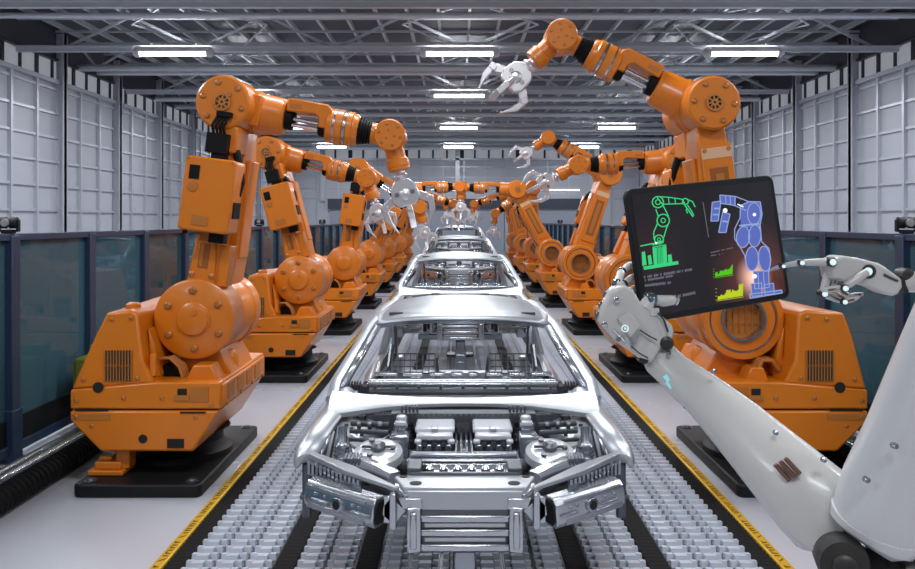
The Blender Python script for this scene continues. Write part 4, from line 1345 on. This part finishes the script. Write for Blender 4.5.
b.build('hand_clip', M['grey'], hand, bevel=.001)
b = MB()
b.path([rel(640, 330, 1.069), rel(649, 336, 1.069), rel(657, 340, 1.069)], .0011, 6)
b.path([rel(631, 346, 1.069), rel(639, 353, 1.069), rel(648, 358, 1.069)], .0011, 6)
b.path([rel(658, 313, 1.071), rel(664, 320, 1.071), rel(668, 332, 1.071)], .0014, 6)
b.lathe(rel(664.5, 342, 1.088), NY, [(.009, -.012), (.009, .012), (.005, .014), (.005, .017)], 18)
b.lathe(rel(642, 358, 1.088), NY, [(.006, -.012), (.006, .012)], 14)
b.build('wrist_joint', M['joint'], hand)
# fingers behind the tablet: knuckle, two segments, end joint
def pt(u, v, back=0.0):
    """point on / behind the tablet by its own coordinates"""
    return tab.matrix_world @ Vector((u, back, v)) - HA
Lx = -TW / 2
for k, (kx, ky, v) in enumerate(((600, 316, -.062), (603, 306.5, -.050), (608, 296, -.035), (617, 284, -.018))):
    base = rel(kx + 5, ky + 2, 1.09); p0 = rel(kx, ky, 1.092)
    p1 = pt(Lx - .014, v, .014); p2 = pt(Lx + .004, v + .006, .021); p3 = pt(Lx + .034, v + .010, .019)
    b = MB().path([base, p0], .0062, 12)
    b.path([p0, p0.lerp(p1, .5), p1], [.0058, .0052, .0052], 10)
    b.path([p1, p2, p3], [.0052, .005, .004], 10)
    f_ = b.build('finger', M['shell'], ha)
    b = MB()
    for p, a_, r_ in ((p0, p1 - p0, .0066), (p1, p2 - p1, .0060)):
        b.lathe(p - a_.normalized() * .0035, a_, [(r_ * .8, 0), (r_, .0015), (r_, .006), (r_ * .8, .0075)], 14)
    b.each('knuckle', M['knuckle'], f_)
    b = MB()
    for p, a_, r_ in ((p0, p1 - p0, .0067), (p1, p2 - p1, .0061)):
        b.lathe(p - a_.normalized() * .0008, a_, [(r_, 0), (r_, .0018)], 14)
    b.each('knuckle_light', M['chrome'], f_)
# thumb lying on the glass
t0, t1, t2, t3 = rel(644, 309, 1.082), rel(650, 299.5, 1.085), rel(664, 301, 1.093), rel(678, 299.5, 1.103)
b = MB().path([t0, t1], [.010, .008], 12)
b.path([t1, t1.lerp(t2, .5), t2, t2.lerp(t3, .6), t3], [.0075, .0068, .0075, .0066, .004], 12)
b.box(rel(654, 312, 1.078), (.012, .008, .010))
th = b.build('thumb', M['shell'], ha, bevel=.0008)
b = MB()
for p, a_, r_, L in ((t1, t2 - t1, .0088, .014), (t2.lerp(t3, .75), t3 - t2, .0072, .004)):
    a_ = a_.normalized()
    b.lathe(p - a_ * L / 2, a_, [(r_ * .75, 0), (r_, .0015), (r_, L - .0015), (r_ * .75, L)], 16)
b.each('thumb_joint', M['knuckle'], th)
b = MB()
for p, a_, r_ in ((t1, t2 - t1, .0090), (t2.lerp(t3, .75), t3 - t2, .0074)):
    b.lathe(p - a_.normalized() * .001, a_, [(r_, 0), (r_, .0022)], 16)
b.each('thumb_ring', M['chrome'], th)

# ------------------------------------------------------------------ pointing hand on the right
hp = thing('humanoid_hand', 'white humanoid robot hand pointing its index finger at the tablet screen', 'robotic hand', at(905, 283, 1.17))
HP = Vector(hp.location)
rp = lambda px, py, d: at(px, py, d) - HP
pal = [(826, 262), (836, 256), (842, 255.5), (858, 258), (878, 263), (886, 268), (901, 279), (902, 287), (898, 294), (892, 296), (882, 293), (870, 287), (859, 284.5), (842, 281), (829, 278)]
dd = 1.165
front = [rp(x, y, dd) for x, y in pal]; cen = sum(front, Vector()) / len(front)
hd = MB().loft([[cen + (p - cen) * .92 + Vector((0, -.006, 0)) for p in front], front, [p + Vector((0, .026, 0)) for p in front], [cen + Vector((0, .032, 0)) + (p - cen) * .88 for p in front]]).build('hand', M['shell'], hp, bevel=.002)
b = MB().path([rp(884, 274.5, dd - .007), rp(891, 278, dd - .007), rp(898, 281, dd - .007)], .0017, 8)
b.lathe(rp(868, 271.5, dd - .004), NY, [(.0098, -.004), (.0098, .003), (.007, .004)], 20)
b.lathe(rp(904, 274, dd + .012), NY, [(.0085, -.012), (.0085, .012), (.005, .014)], 18)
b.bar(rp(899, 280, dd + .01), rp(903, 292, dd + .01), .006, .02, (0, 1, 0))
b.build('palm_joint', M['joint'], hd)
b = MB().lathe(rp(868, 271.5, dd - .008), NY, [(.0055, 0), (.0055, .0016), (.003, .0022)], 16)
b.build('palm_light', M['led'], hd)
b = MB().path([rp(905, 283, dd + .012), rp(925, 281, dd), rp(960, 277, dd - .03), rp(1010, 272, dd - .08)], [.013, .016, .019, .024], 16)
b.build('wrist', M['shell'], hp)
def finger(pts, rads, jr, name='finger', skip=()):
    b = MB()
    for (p, q), (r0, r1) in zip(zip(pts, pts[1:]), zip(rads, rads[1:])):
        b.path([p, p.lerp(q, .3), p.lerp(q, .7), q], [r0 * .85, r0, r0 * .9, r1 * .85], 10)
    b.ball(pts[-1], rads[-1] * .9, 8, 6)
    f_ = b.build(name, M['shell'], hp)
    b = MB(); c = MB()
    for i, p in enumerate(pts[:-1]):
        if i in skip: continue
        b.lathe(p, NY, [(jr[i], -.007), (jr[i], .006), (jr[i] * .8, .008)], 16)
        c.lathe(p + Vector((0, -.008, 0)), NY, [(jr[i] * .66, 0), (jr[i] * .6, .0018)], 14)
    b.build('joint', M['joint'], f_); c.each('joint_light', M['led'], f_)
    b = MB()
    for p, q in zip(pts, pts[1:]):
        b.bar(p.lerp(q, .2) + Vector((0, -rads[1] * .8, 0)), p.lerp(q, .8) + Vector((0, -rads[1] * .8, 0)), .0014, .003, (0, 0, 1))
    b.build('finger_slot', M['brown'], f_)
tip = tab.matrix_world @ Vector((uv(768, 270)[0], -.006, uv(768, 270)[1])) - HP
finger([rp(830.5, 261.8, 1.160), rp(800, 262.6, 1.175), rp(781.5, 266, 1.19), tip], [.0055, .0042, .0032, .0022], [.0068, .0048, .0038], 'index_finger')
finger([rp(831.5, 264, 1.178), rp(822.5, 293.5, 1.172), rp(842.5, 301.5, 1.165), rp(856, 298.5, 1.16)], [.0062, .0052, .0042, .003], [.006, .0058, .0048], 'finger', (0,))
finger([rp(834, 264, 1.190), rp(827, 291, 1.188), rp(846, 299, 1.184), rp(858, 297, 1.18)], [.006, .005, .004, .003], [.006, .0055, .0045], 'finger', (0, 1, 2))
finger([rp(838, 264, 1.200), rp(832, 288, 1.202), rp(850, 296, 1.20), rp(862, 294, 1.195)], [.0055, .0048, .004, .003], [.006, .005, .0045], 'finger', (0, 1, 2))
finger([rp(867, 272, 1.152), rp(843, 288, 1.150), rp(823, 290, 1.152)], [.006, .005, .0036], [.008, .0056], 'thumb', (0,))
